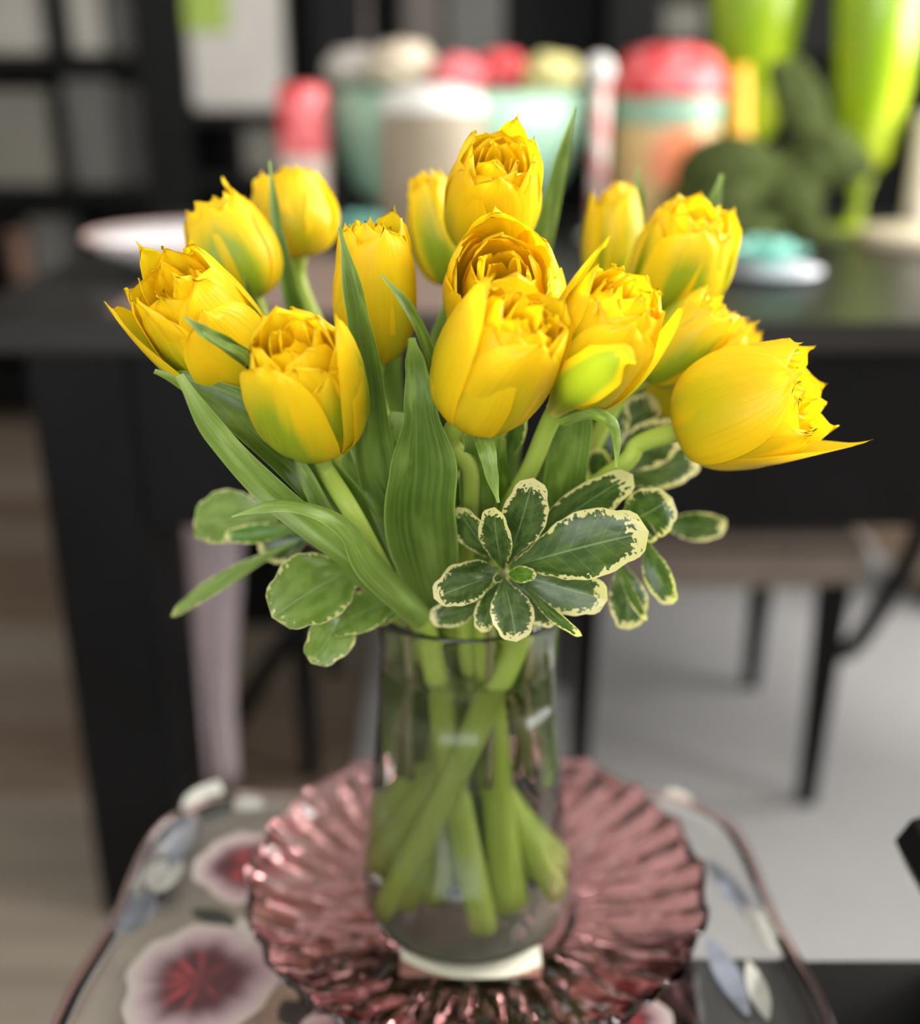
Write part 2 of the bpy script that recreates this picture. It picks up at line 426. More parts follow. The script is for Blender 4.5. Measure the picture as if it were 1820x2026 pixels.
# black bench that carries the platter
b = thing('bench', 'black bench with a raised scroll end, under the glass platter', 'bench', (0.13, -0.25, FZ))
SZ = 0.478
box('seat', (-0.10, -0.50, SZ-.05), (0.36, -0.012, SZ), M['black'], b, .008)
for x in (-0.07, 0.32):
    for y in (-0.47, -0.045): box('leg', (x-.02, y-.02, FZ), (x+.02, y+.02, SZ-.045), M['black'], b, .003)
vs, fs = [], []
prof = [(0.300, SZ-.01), (0.300, 0.50), (0.290, 0.53), (0.272, 0.555), (0.262, 0.575), (0.270, 0.590), (0.285, 0.595), (0.31, 0.592), (0.335, 0.57), (0.345, 0.53), (0.345, SZ-.01)]
for (x, z) in prof: vs += [(x, -0.50, z), (x, -0.025, z)]
m_ = len(prof)
for i in range(m_): j = (i+1) % m_; fs.append((2*i, 2*j, 2*j+1, 2*i+1))
fs += [tuple(2*i for i in range(m_))[::-1], tuple(2*i+1 for i in range(m_))]
mesh('scroll_end', vs, fs, M['black'], b, None, False)

# ------------------------------------------------------------------ glass platter
PZ = SZ+.0012
pl = thing('glass_platter', 'square clear glass platter with pink rim and painted flowers under the pink plate', 'platter', (-0.01, -0.06, PZ))
pcx, pcy = -0.010, -0.078
def outline(a, k=1.0):
    """rounded wavy square, half size about 0.20"""
    e = 5.0
    c, s_ = math.cos(a), math.sin(a)
    r = 0.221*(abs(c)**e+abs(s_)**e)**(-1/e)
    r += 0.0035*math.cos(8*a)*(1 if k > 0.8 else 0.4)
    r = min(r, 0.272)
    return r*k*(1+0.05*max(0, -s_)*abs(c)*2*0.6)
def platter_ring(ks, zs, n=160):
    vs = []
    for k_, z in zip(ks, zs):
        for i in range(n):
            a = 2*PI*i/n; r = outline(a, k_)
            wv = 0.0025*math.cos(8*a)*max(0, (k_-0.85)/0.15)
            vs.append((pcx+r*math.cos(a), pcy+r*math.sin(a), PZ+z+wv))
    fs = []
    for j in range(len(ks)-1):
        for i in range(n): i2 = (i+1) % n; fs.append((j*n+i, j*n+i2, (j+1)*n+i2, (j+1)*n+i))
    return vs, fs, n
ks = [0.02, 0.4, 0.80, 0.90, 0.955, 0.985, 0.987, 0.955, 0.90, 0.80, 0.4, 0.02]
zs = [0.004, 0.004, 0.004, 0.0045, 0.0085, 0.0150, 0.0130, 0.0060, 0.0015, 0.0, 0.0, 0.0]
vs, fs, n = platter_ring(ks, zs)
fs.append(tuple(range(n))); fs.append(tuple((len(ks)-1)*n+i for i in range(n))[::-1])
def fixn(o):
    bm = bmesh.new(); bm.from_mesh(o.data); bmesh.ops.recalc_face_normals(bm, faces=bm.faces); bm.to_mesh(o.data); bm.free()
fixn(mesh('dish', vs, fs, M['platter'], pl))
ks = [0.982, 0.985, 0.993, 1.000, 1.001, 0.996, 0.988, 0.982]
zs = [0.0150, 0.0170, 0.0180, 0.0172, 0.0152, 0.0138, 0.0132, 0.0150]
vs, fs, n = platter_ring(ks, zs)
fixn(mesh('rim', vs, fs, M['pinkrim'], pl))
def flower_mat():
    m, N, L, b_ = nmat('painted_flower')
    t, s, v, uv = uvst(N, L)
    st = streak(N, L, uv, 1.2, 14, 1.0, 3)
    c = mixc(N, L, ramp01(N, L, t, 1.0, 0.72), (0.42, 0.38, 0.34), (0.38, 0.29, 0.30))
    c = mixc(N, L, ramp01(N, L, mth(N, L, 'ADD', t, mth(N, L, 'MULTIPLY', st, 0.25)), 0.98, 0.55), c, (0.070, 0.020, 0.026))
    red = mth(N, L, 'MULTIPLY', ramp01(N, L, st, 0.52, 0.62), ramp01(N, L, t, 0.6, 0.2))
    c = mixc(N, L, red, c, (0.40, 0.06, 0.06))
    L.new(c, b_.inputs['Base Color']); b_.inputs['Roughness'].default_value = 0.35
    return m
FM = flower_mat()
def pflower(px, py, rpx, seed, sq=1.0):
    r_ = random.Random(seed)
    c = atz(px, py, PZ+.0046); R = rpx*pxm(c); n = 70; rings = 8
    ph = r_.random()*6
    vs, uv, fs = [(c.x, c.y, c.z+.0004)], [(0, .5)], []
    for j in range(1, rings+1):
        for i in range(n):
            a = 2*PI*i/n; rr = R*(0.86+0.10*abs(math.sin(2.5*a+ph))+0.05*math.sin(3*a+ph*2)+0.02*math.sin(11*a))*j/rings
            vs.append((c.x+rr*math.cos(a), c.y+rr*math.sin(a)*sq, c.z+.0004)); uv.append((j/rings, abs((i/n*2) % 2-1)))
    for i in range(n):
        i2 = (i+1) % n; fs.append((0, 1+i, 1+i2))
        for j in range(rings-1): fs.append((1+j*n+i, 1+(j+1)*n+i, 1+(j+1)*n+i2, 1+j*n+i2))
    tag(mesh('painted_flower', vs, fs, FM, pl, uv), 'painted mauve flower with burgundy centre')
pflower(395, 1940, 165, 1); pflower(485, 1712, 105, 2, 1.1); pflower(1225, 2015, 110, 3); pflower(700, 2085, 150, 7)
LMs = [plain('painted_leaf_blue', (0.17, 0.19, 0.23), 0.4, 0.3, 60), plain('painted_leaf_white', (0.48, 0.48, 0.43), 0.4, 0.2, 60), plain('painted_leaf_dark', (0.03, 0.034, 0.03), 0.4, 0.3, 60)]
def pleaf(p0, p1, wpx, mi):
    a = atz(p0[0], p0[1], PZ+.0044); b_ = atz(p1[0], p1[1], PZ+.0044); wd = wpx*pxm(a)/2
    d = (b_-a); q = Vector((-d.y, d.x, 0)).normalized(); n = 12; vs, fs = [], []
    for i in range(n+1):
        u = i/n; h = wd*math.sin(PI*min(1, u*0.97+0.015))**0.8
        vs += [a+d*u+q*h, a+d*u-q*h]
    for i in range(n): fs.append((2*i, 2*i+1, 2*i+3, 2*i+2))
    mesh('painted_leaf', vs, fs, LMs[mi], pl)
for i, a in enumerate([((250, 1850), (300, 1760), 60, 0), ((300, 1770), (350, 1690), 70, 1), ((335, 1720), (375, 1610), 55, 0), ((370, 1620), (430, 1545), 75, 1), ((400, 1640), (470, 1560), 60, 2), ((430, 1580), (520, 1600), 45, 1),
    ((470, 1820), (520, 1870), 50, 1), ((380, 1800), (470, 1830), 45, 2), ((1400, 1700), (1500, 1830), 45, 0), ((1330, 1560), (1350, 1610), 60, 1), ((1470, 1790), (1560, 1900), 40, 1), ((1400, 1850), (1480, 2010), 50, 0), ((1480, 1900), (1520, 2020), 40, 1), ((560, 1980), (600, 2030), 60, 2)]): pleaf(*a)

# ------------------------------------------------------------------ pink crystal plate
PPZ = PZ+.0062
pcx2, pcy2 = 0.0105, 0.012
def tri(x): x = x % 1.0; return abs(x*2-1)
NR = 40
prof_t = [(0.0005, .0135), (0.030, .0135), (0.067, .0138), (0.073, .0158), (0.082, .0185), (0.100, .0215), (0.118, .0265), (0.132, .0325), (0.1405, .0380), (0.1455, .0405)]
prof_b = [(0.1475, .0385), (0.1450, .0330), (0.134, .0255), (0.120, .0185), (0.102, .0125), (0.084, .0085), (0.068, .0045), (0.060, .0), (0.030, .0), (0.0005, .0)]
prof = prof_t+prof_b; n = NR*6; m_ = len(prof); vs, fs = [], []
for i in range(n):
    a = 2*PI*i/n; f = i/6.0
    for j, (r, z) in enumerate(prof):
        zz, rr = z, r
        if j >= len(prof_t) and r > 0.062:
            kk = min(1, (r-.062)/.05)
            zz -= 0.0060*(tri(f+ r*9)-0.5)*kk; zz += 0.0030*(tri(f*0.5- r*14)-0.5)*kk
        elif 4 <= j < len(prof_t)-1:
            zz += 0.0026*(tri(f*0.5 - r*22)-0.5) + 0.0016*(tri(f+r*30)-.5)
        if r > 0.137: rr += 0.0016*math.cos(2*PI*f*0.5)
        vs.append((pcx2+rr*math.cos(a), pcy2+rr*math.sin(a), PPZ+zz))
for i in range(n):
    i2 = (i+1) % n
    for j in range(m_-1): fs.append((i*m_+j, i2*m_+j, i2*m_+j+1, i*m_+j+1))
pk = mesh('crystal_plate', vs, fs, M['pink'], None, None, False, (pcx2, pcy2, PPZ))
bm = bmesh.new(); bm.from_mesh(pk.data); bmesh.ops.remove_doubles(bm, verts=bm.verts, dist=1e-4)
bmesh.ops.holes_fill(bm, edges=bm.edges); bmesh.ops.recalc_face_normals(bm, faces=bm.faces); bm.to_mesh(pk.data); bm.free()
tag(pk, 'round pink cut crystal plate with radiating facets beneath the vase', 'plate')

# ------------------------------------------------------------------ vase, water, paper
VC = Vector((0.0045, 0.0, 0.0)); VZ = PPZ+.0150
tag(box('paper_coaster', (VC.x-.041, -.058, PPZ+.0138), (VC.x+.045, .038, VZ+.0002), M['paper'], None, 0, (VC.x, 0, VZ)), 'small cream paper square under the glass vase', 'coaster')
outer = [(0.0005, 0.0), (0.044, 0.0), (0.052, .003), (0.061, .011), (0.0655, .024), (0.0652, .042), (0.0605, .080), (0.0562, .125), (0.0538, .152), (0.0516, .186), (0.0513, .200), (0.0528, .215), (0.0543, .223)]
rim = [(0.0540, .2248), (0.0528, .2248), (0.0518, .2230)]
inner = [(0.0502, .213), (0.0488, .200), (0.0492, .186), (0.0514, .152), (0.0538, .125), (0.0580, .080), (0.0626, .042), (0.0626, .026), (0.056, .016), (0.046, .012), (0.0005, .0105)]
def dense(pr, k=3):
    q = crom([(a, b_, 0) for a, b_ in pr], k*(len(pr)-1)); return [(max(0.0004, v.x), v.y) for v in q]
vase = lathe('glass_vase', dense(outer[1:], 3)+rim+dense(inner, 3), (VC.x, VC.y, VZ), M['glass'], None, 96, origin=(VC.x, VC.y, VZ))
bm = bmesh.new(); bm.from_mesh(vase.data); bmesh.ops.holes_fill(bm, edges=bm.edges); bmesh.ops.recalc_face_normals(bm, faces=bm.faces); bm.to_mesh(vase.data); bm.free()
tag(vase, 'clear glass flared vase of water holding the yellow tulips', 'vase')
WL = .186
wi = [(r+.0004, z-.0003) for r, z in inner if z < WL-.002]; wi.append((0.0005, .0102))
wp = [(0.0005, WL), (0.047, WL), (0.0494, WL+.0008)] + dense(wi[:-1], 3)
wt = lathe('water', wp, (VC.x, VC.y, VZ), M['water'], None, 96, origin=(VC.x, VC.y, VZ))
bm = bmesh.new(); bm.from_mesh(wt.data); bmesh.ops.holes_fill(bm, edges=bm.edges); bmesh.ops.recalc_face_normals(bm, faces=bm.faces); bm.to_mesh(wt.data); bm.free()
tag(wt, 'clear water filling the glass vase around the stems', 'water', kind='stuff')

# ------------------------------------------------------------------ tulips
RIMZ = VZ+.220
def petal_mesh(name, root, frame, O, phi, R, H, wid, flare, ruf, seed, mat, curl=0.0, belly=1.15, nt=20, ns=12, tipw=0.7, point=0.06, z0=0.0, tipq=2.3):
    ex, ey, ez = frame
    rr = [0.10*R, 1.08*R*min(1, belly), belly*R, (0.60+flare)*R]
    zz = [z0*H, (z0-0.03)*H, 0.58*H, H]
    vs, uv, fs = [], [], []
    sv = Vector((seed*3.17 % 91, seed*7.31 % 83, seed*1.73 % 77))
    cd_, sd = math.cos(phi), math.sin(phi)
    for i in range(nt+1):
        t = i/nt; a = 1-t
        r = a**3*rr[0]+3*a*a*t*rr[1]+3*a*t*t*rr[2]+t**3*rr[3]
        z = a**3*zz[0]+3*a*a*t*zz[1]+3*a*t*t*zz[2]+t**3*zz[3]
        if curl: r += curl*R*max(0, t-0.62)**2*5; z -= abs(curl)*H*max(0, t-0.7)**2*2.0
        if t < 0.52: sh = 0.30+0.70*math.sin(PI/2*t/0.52)
        else:
            q = (t-0.52)/0.48; sh = max(0, 1-q**tipq)**tipw
        sh *= 1+0.07*ruf*noise.noise(Vector((t*5, seed, 0)))
        w_ = wid*R*sh
        rho = max(r*1.03, 0.42*R)
        for j in range(ns+1):
            s = j/ns*2-1
            ang = s*w_/rho
            tx = rho*math.sin(ang); rd = r-rho*(1-math.cos(ang))
            # ruffles and creases
            q = Vector((t*3.2, s*1.7, 0))+sv
            q2 = Vector((t*5, s*3.2, 5))+sv
            am = ruf*R*(t**1.3)
            rd += am*(0.22*noise.noise(q)*(0.35+0.65*s*s) + 0.05*noise.noise(q2))
            rd += R*(0.020+0.03*ruf)*math.sin(PI*min(1, t*1.1))*noise.noise(Vector((t*1.3, s*4.2, 11))+sv)
            tx += am*0.10*noise.noise(q+Vector((0, 0, 9)))
            dz = am*0.08*noise.noise(Vector((s*3.5, t*1.5, 3))+sv)*t
            dz += point*H*max(0, (t-0.86)/0.14)*max(0, 1-abs(s)*1.6)
            dz -= 0.05*H*s*s*(t > 0.5)*(t-0.5)
            rd -= 0.035*R*math.exp(-(s/0.13)**2)*math.sin(PI*t)*(0.4+ruf)
            x = cd_*rd - sd*tx; y = sd*rd + cd_*tx
            vs.append(O + ex*x + ey*y + ez*(z+dz)); uv.append((t, (s+1)/2))
    for i in range(nt):
        for j in range(ns):
            a = i*(ns+1)+j; fs.append((a, a+1, a+ns+2, a+ns+1))
    return mesh(name, vs, fs, mat, root, uv)
def tulip(label, base, tip, wpx, seed, stem=(), rimo=None, bottom=None, roll=0, full=1.0, green=0.4, extra=(), openn=0.0, srad=0.0046, inner=True, skip=(), ruf=0.55, midy=0.0):
    B = at(*base); T = at(*tip); ez = (T-B); H = ez.length; ez.normalize()
    ey = Vector((0, 1, 0)); ey = (ey-ez*ey.dot(ez)).normalized(); ex = ey.cross(ez)
    R = wpx/2*pxm((B+T)/2)
    fr = (ex, ey, ez)
    root = thing('tulip', label, 'tulip', B, 'yellow double tulips in the vase')
    rg = random.Random(seed)
    # stem
    ro = rimo if rimo else (max(-.042, min(.042, (B.x-VC.x)*0.30)), max(-.034, min(.034, (B.y)*0.35)))
    bo = bottom if bottom else (-ro[0]*0.9+rg.uniform(-.01, .01), -ro[1]*0.8, .018+rg.random()*.01)
    rp = Vector((VC.x+ro[0], ro[1], RIMZ)); bp = Vector((VC.x+bo[0], bo[1], VZ+bo[2]))
    mid = rp.lerp(bp, 0.45)+Vector((0, midy, 0.01))
    way = [at(*s_) for s_ in stem] if stem else [rp.lerp(B-ez*.03, 0.55)+Vector((0, 0, 0.004))]
    tube('stem', [B+ez*H*.03, B-ez*.022]+way+[rp, mid, bp], [srad*1.15, srad, srad, srad*1.1, srad*1.35, srad*1.6, srad*1.6], M['stem'], root, 14, 48)
    def mt(p): return M['petal_g'] if rg.random() < p else M['petal']
    k = 0
    for ring, (rs, hs, cnt, off, wd, rf, fl) in enumerate([
        (1.00, 1.00, 3, 0, 0.98, 0.55, 0.02), (0.94, 1.00, 3, 60, 0.95, 0.75, 0.03),
        (0.86, 1.00, 4, 20, 0.92, 0.95, 0.04), (0.68, 1.02, 4, 58, 0.94, 1.15, 0.04),
        (0.48, 1.03, 4, 10, 1.0, 1.35, 0.05), (0.28, 1.02, 3, 40, 1.1, 1.45, 0.06)]):
        if not inner and ring > 3: continue
        for c in range(cnt):
            k += 1
            phi = math.radians(-90+roll+off+360/cnt*c+rg.uniform(-9, 9))
            if (ring, c) in skip: rg.random(); rg.random(); continue
            outer_ = ring < 2
            petal_mesh('petal', root, fr, B, phi, R*rs*(rg.uniform(.96, 1.03)), H*hs*(rg.uniform(.84, 1.02) if outer_ else rg.uniform(.92, 1.05)*full),
                       wd*rg.uniform(.92, 1.08), fl+openn*(1.0 if outer_ else 0.7)+rg.uniform(-.06, .08), rf*ruf/0.55, seed*31+k, mt(green if outer_ else 0.0),
                       nt=22 if outer_ else 20, ns=14, tipw=0.56 if outer_ else 0.5, point=0.035 if outer_ else 0.0, tipq=2.6 if outer_ else 3.6)
    for e in extra:
        k += 1
        e = dict(e); ph = math.radians(e.pop('phi')); m_ = M[e.pop('mat', 'petal')]
        R_ = R*e.pop('r', 1.02); H_ = H*e.pop('h', 1.0)
        petal_mesh('petal', root, fr, B, ph, R_, H_, e.pop('wid', 0.95), e.pop('flare', 0.2), e.pop('ruf', 0.6), seed*31+k, m_, **e)
    return root
def strap(root, pts, widths, mat='strap_l', fold=0.25, twist=(0, 0), nl=34, ns=8, name='leaf', ruf=0.0, thick=True):
    """pts (px,py,y); widths in px along the leaf"""
    P3 = [at(*p) for p in pts]; P = crom(P3, nl); vs, uv, fs = [], [], []
    for i, p in enumerate(P):
        u = i/nl
        T = (P[min(i+1, nl)]-P[max(i-1, 0)]).normalized()
        N0 = (CAM-p).normalized(); N0 = (N0-T*N0.dot(T)).normalized()
        a = math.radians(lerp_list(list(twist), u)); sd = T.cross(N0)
        Nn = N0*math.cos(a)+sd*math.sin(a); sd = T.cross(Nn).normalized()
        hw = lerp_list(list(widths), u)/2*pxm(p)
        for j in range(ns+1):
            s = j/ns*2-1
            q = Vector((u*4, s*1.5, pts[0][0]*.37))
            off = fold*hw*abs(s)**1.6 + ruf*hw*noise.noise(q)*s*s
            vs.append(p + sd*s*hw*(1-0.25*abs(fold)*abs(s)**2) + Nn*off); uv.append((u, (s+1)/2))
    for i in range(nl):
        for j in range(ns):
            a = i*(ns+1)+j; fs.append((a, a+1, a+ns+2, a+ns+1))
    return mesh(name, vs, fs, M[mat], root, uv)

T = {}
T[4] = tulip('hazy yellow tulip standing behind the tall thin leaf at the mint tissue', (590, 508, .085), (566, 338, .085), 188, 4, rimo=(-.02, .03), bottom=(.02, .03, .02), roll=15, green=.1, inner=True)
T[7] = tulip('half hidden yellow tulip tucked behind the topmost bloom', (895, 560, .055), (838, 352, .060), 125, 7, rimo=(-.004, .034), bottom=(.01, .035, .02), roll=0, green=.9)
T[6] = tulip('topmost yellow tulip opening its crowded frilly centre', (958, 486, .015), (990, 300, -.035), 196, 6, rimo=(.006, .02), bottom=(-.012, .03, .02), roll=60, green=.35, full=.97, openn=.12,
    extra=[dict(phi=70, h=1.10, wid=.55, flare=.05, mat='petal_g', ruf=.3, tipw=.8)])
T[11] = tulip('slim hazy yellow bloom at the back beside the frilly yellow cluster', (1205, 580, .105), (1218, 372, .105), 125, 11, rimo=(.02, .034), bottom=(-.03, .03, .02), roll=40, green=.8)
T[12] = tulip('hazy frilly yellow tulip with green-flamed petals in front of the moss rabbit', (1315, 610, .055), (1385, 410, .035), 205, 12, rimo=(.034, .024), bottom=(-.045, .02, .022), roll=0, green=1.0, openn=.14)
T[13] = tulip('wide soft yellow tulip with a long flat lower petal between two blooms', (1275, 745, .0), (1430, 600, -.005), 150, 13, rimo=(.038, -.004), bottom=(-.03, -.005, .02), roll=30, green=.3, openn=.05,
    extra=[dict(phi=-20, h=1.08, wid=.8, flare=.35, ruf=.3)])
T[14] = tulip('blurred yellow tulip leaning out behind the bloom with the arching stem', (1290, 800, .035), (1500, 675, .03), 175, 14, rimo=(.042, .010), bottom=(-.04, .01, .03), roll=0, green=.1)
T[3] = tulip('smooth closed yellow tulip with a nicked top edge behind the outward leaning bloom', (503, 592, .02), (415, 392, .025), 180, 3, rimo=(-.038, .014), bottom=(.035, .02, .02), roll=5, green=.1, full=.95, ruf=.35,
    extra=[dict(phi=60, h=1.1, wid=.35, flare=.0, ruf=.8, tipw=.9)])
T[5] = tulip('upright narrow yellow tulip behind the dark leaf blade, petals parted', (742, 712, -.03), (734, 430, -.045), 178, 5, rimo=(-.010, .004), bottom=(.0, .026, .02), roll=25, green=.15, full=.97, ruf=.45)
T[2] = tulip('yellow tulip leaning farthest out over the table leg, one green-backed petal flaring', (487, 755, -.045), (330, 545, -.085), 225, 2, rimo=(-.043, -.004), bottom=(.045, -.005, .022), roll=20, green=.35, openn=.12,
    extra=[dict(phi=195, h=1.02, wid=.85, flare=.45, mat='petal_g', ruf=.4), dict(phi=120, h=1.16, wid=.6, flare=-.05, ruf=.9, r=.8)])
T[8] = tulip('yellow tulip opened wide below the topmost bloom, orange-gold in its heart', (1002, 648, -.012), (996, 518, -.070), 242, 8, rimo=(.010, -.004), bottom=(-.016, .004, .02), roll=60, green=.1, openn=.22, full=.92,
    extra=[dict(phi=95, h=1.12, wid=.6, flare=.1, ruf=.4)])
T[15] = tulip('yellow tulip nodding sideways on a long arching stem, lowest petal pointing out', (1345, 852, -.05), (1618, 762, -.075), 236, 15, stem=[(1240, 912, -.045), (1150, 990, -.035), (1075, 1130, -.028)], midy=-.012, rimo=(.032, -.026), bottom=(-.047, -.024, .022), roll=150, green=.0, ruf=.36, openn=.22, full=.93,
    extra=[dict(phi=-15, h=1.16, wid=.80, flare=.50, ruf=.25, tipw=.9, belly=1.05), dict(phi=-128, h=.96, wid=1.0, flare=.20, ruf=.2, r=1.10), dict(phi=-55, h=.9, wid=.7, flare=.25, ruf=.6, r=.92)])
T[10] = tulip('plump yellow tulip half wrapped by a pale green outer petal with curled tip', (1125, 775, -.075), (1252, 570, -.105), 225, 10, stem=[(1050, 925, -.062), (1000, 1020, -.05), (985, 1130, -.038)], rimo=(.010, -.024), bottom=(.017, -.016, .026), roll=10, green=.15, openn=.10, ruf=.5,
    extra=[dict(phi=165, h=1.18, wid=.62, flare=.15, ruf=.3, tipw=.8), dict(phi=-5, h=1.05, wid=.6, flare=.25, ruf=.3, r=1.05)])
T[9] = tulip('big yellow tulip with a broad smooth outer petal, above the broad upright leaf', (925, 815, -.092), (1056, 600, -.126), 256, 9, stem=[(930, 930, -.075), (925, 1060, -.05)], rimo=(-.002, -.018), bottom=(.022, -.012, .025), roll=-35, green=.05, openn=.10, ruf=.5, full=.95,
    extra=[dict(phi=190, h=1.05, wid=1.0, flare=.12, ruf=.2, r=1.03)])
T[1] = tulip('yellow tulip streaked green with a ruffled open crown, on a bare pale stem', (630, 870, -.085), (575, 648, -.125), 246, 1, stem=[(700, 1020, -.085), (770, 1150, -.068)], rimo=(-.024, -.030), bottom=(.008, -.026, .018), roll=-20, green=.9, openn=.12, ruf=.5, full=.95,
    extra=[dict(phi=-5, h=1.05, wid=.8, flare=.10, mat='petal_g', ruf=.2, r=1.02)])

# strap leaves belong to the tulips
strap(T[2], [(850, 1215, -.045), (700, 1110, -.085), (545, 985, -.105), (430, 860, -.11), (355, 742, -.11)], [40, 62, 66, 54, 20], 'strap_l', .35, (30, -10))
strap(T[2], [(800, 1190, -.035), (660, 990, -.07), (500, 840, -.085), (395, 770, -.085), (305, 735, -.085)], [50, 115, 105, 60, 12], 'strap', .45, (10, 20))
strap(T[1], [(850, 1225, -.052), (745, 1125, -.095), (690, 1045, -.11), (620, 1003, -.12), (540, 993, -.125), (458, 1021, -.12)], [70, 78, 50, 44, 44, 8], 'strap_l', -.5, (20, 60))
strap(T[9], [(868, 1215, -.045), (832, 1040, -.085), (838, 925, -.095), (832, 810, -.1), (822, 725, -.1), (814, 668, -.104)], [95, 150, 142, 70, 44, 16], 'strap', .22, (0, 0), ruf=.1)
strap(T[5], [(815, 1200, -.03), (745, 930, -.06), (728, 750, -.075), (700, 590, -.08), (672, 450, -.08)], [60, 90, 62, 46, 8], 'strap', .35, (10, 5))
strap(T[8], [(880, 1150, -.02), (880, 850, -.06), (842, 690, -.09), (805, 610, -.1), (754, 544, -.1)], [40, 40, 30, 26, 6], 'strap', .5, (20, 30))
strap(T[4], [(700, 1100, .01), (610, 720, .05), (565, 560, .04), (542, 430, .04), (533, 318, .04)], [50, 52, 42, 30, 6], 'strap', .4, (20, 40))
strap(T[6], [(985, 1000, .0), (1040, 620, .05), (1072, 460, .055), (1105, 330, .055), (1137, 212, .055)], [60, 58, 54, 40, 6], 'strap', .4, (30, 30))
strap(T[2], [(640, 960, -.05), (530, 760, -.1), (455, 690, -.115), (405, 660, -.12), (364, 628, -.12)], [40, 46, 38, 30, 8], 'strap', .4, (20, 30))
strap(T[2], [(560, 800, -.09), (490, 710, -.115), (440, 680, -.12), (395, 653, -.12)], [20, 22, 16, 4], 'strap_l', .4, (10, 10))
strap(T[9], [(955, 1150, -.03), (945, 960, -.07), (935, 858, -.085)], [70, 80, 36], 'strap', .3, (0, 0))
strap(T[9], [(935, 862, -.085), (948, 855, -.1), (962, 890, -.112), (972, 940, -.115), (986, 995, -.115)], [30, 40, 40, 30, 6], 'strap_l', -.4, (0, 10), nl=20)
strap(T[10], [(1000, 1130, -.02), (992, 980, -.05), (995, 870, -.06)], [60, 60, 24], 'strap', .4, (0, -30))
strap(T[10], [(1105, 835, -.08), (1165, 818, -.1), (1205, 835, -.11), (1218, 870, -.11), (1218, 924, -.11)], [26, 30, 30, 22, 6], 'strap_l', -.6, (0, 20), nl=20)
strap(T[10], [(1088, 822, -.078), (1128, 775, -.118), (1180, 735, -.135), (1228, 702, -.140), (1257, 718, -.146)], [40, 118, 112, 48, 6], 'petal_gg', -.45, (0, 0), nl=26, name='petal', ruf=.1)
strap(T[10], [(1080, 1180, -.02), (1110, 1000, -.045), (1130, 850, -.05), (1140, 760, -.05)], [70, 88, 86, 40], 'strap', .15, (0, 0))
strap(T[1], [(870, 1215, -.045), (800, 1110, -.055), (740, 990, -.06), (690, 880, -.06)], [40, 50, 46, 10], 'strap', .4, (0, 30))
strap(T[1], [(830, 1200, -.05), (700, 1120, -.075), (610, 960, -.085), (575, 880, -.085)], [50, 60, 40, 10], 'strap_l', .4, (0, 30))
strap(T[5], [(850, 1150, -.02), (790, 980, -.05), (785, 870, -.06), (790, 815, -.06)], [70, 90, 70, 40], 'strap_l', .15, (0, 0))
strap(T[12], [(1110, 1120, .02), (1330, 680, .06), (1395, 450, .08), (1428, 345, .085)], [40, 50, 46, 10], 'strap', .3, (10, 30))
strap(T[11], [(1080, 1120, .02), (1230, 620, .09), (1262, 430, .11), (1260, 330, .11)], [40, 40, 30, 6], 'strap', .3, (10, 30))
strap(T[3], [(620, 900, .0), (530, 680, .0), (497, 600, -.01), (482, 540, -.015)], [30, 34, 24, 4], 'strap', .3, (10, 30))
strap(T[13], [(1060, 1120, .0), (1190, 860, .02), (1280, 700, .03), (1300, 640, .03)], [40, 50, 46, 10], 'strap', .3, (10, 30))
strap(T[14], [(900, 1150, .01), (880, 900, .01), (870, 700, .02), (878, 600, .02)], [60, 70, 60, 10], 'strap', .3, (0, 20))
strap(T[7], [(820, 1150, .02), (770, 880, .03), (760, 700, .03), (780, 600, .03)], [60, 80, 70, 10], 'strap', .3, (0, 20))

# leaf sheaths that reach down inside the vase
for ti, pts, wd, mt in ((3, [(700, 1090, -.005), (785, 1240, -.004), (800, 1350, .0), (812, 1480, .004)], [50, 70, 64, 20], 'strap'),
                        (4, [(760, 1090, .02), (830, 1230, .022), (845, 1400, .02), (870, 1560, .015)], [50, 74, 64, 16], 'strap'),
                        (12, [(1120, 1110, .015), (1065, 1235, .016), (1050, 1400, .014), (1030, 1540, .01)], [50, 76, 70, 20], 'strap'),
                        (13, [(1120, 1120, -.01), (1082, 1240, -.006), (1075, 1360, -.004), (1065, 1500, .0)], [40, 50, 50, 16], 'strap'),
                        (6, [(930, 1100, .02), (935, 1230, .03), (925, 1400, .03), (940, 1560, .02)], [60, 84, 76, 20], 'strap'),
                        (8, [(985, 1120, -.01), (985, 1235, -.012), (965, 1400, -.006), (940, 1520, .0)], [40, 50, 44, 14], 'strap_l')):
    strap(T[ti], pts, wd, mt, .35, (0, 10))

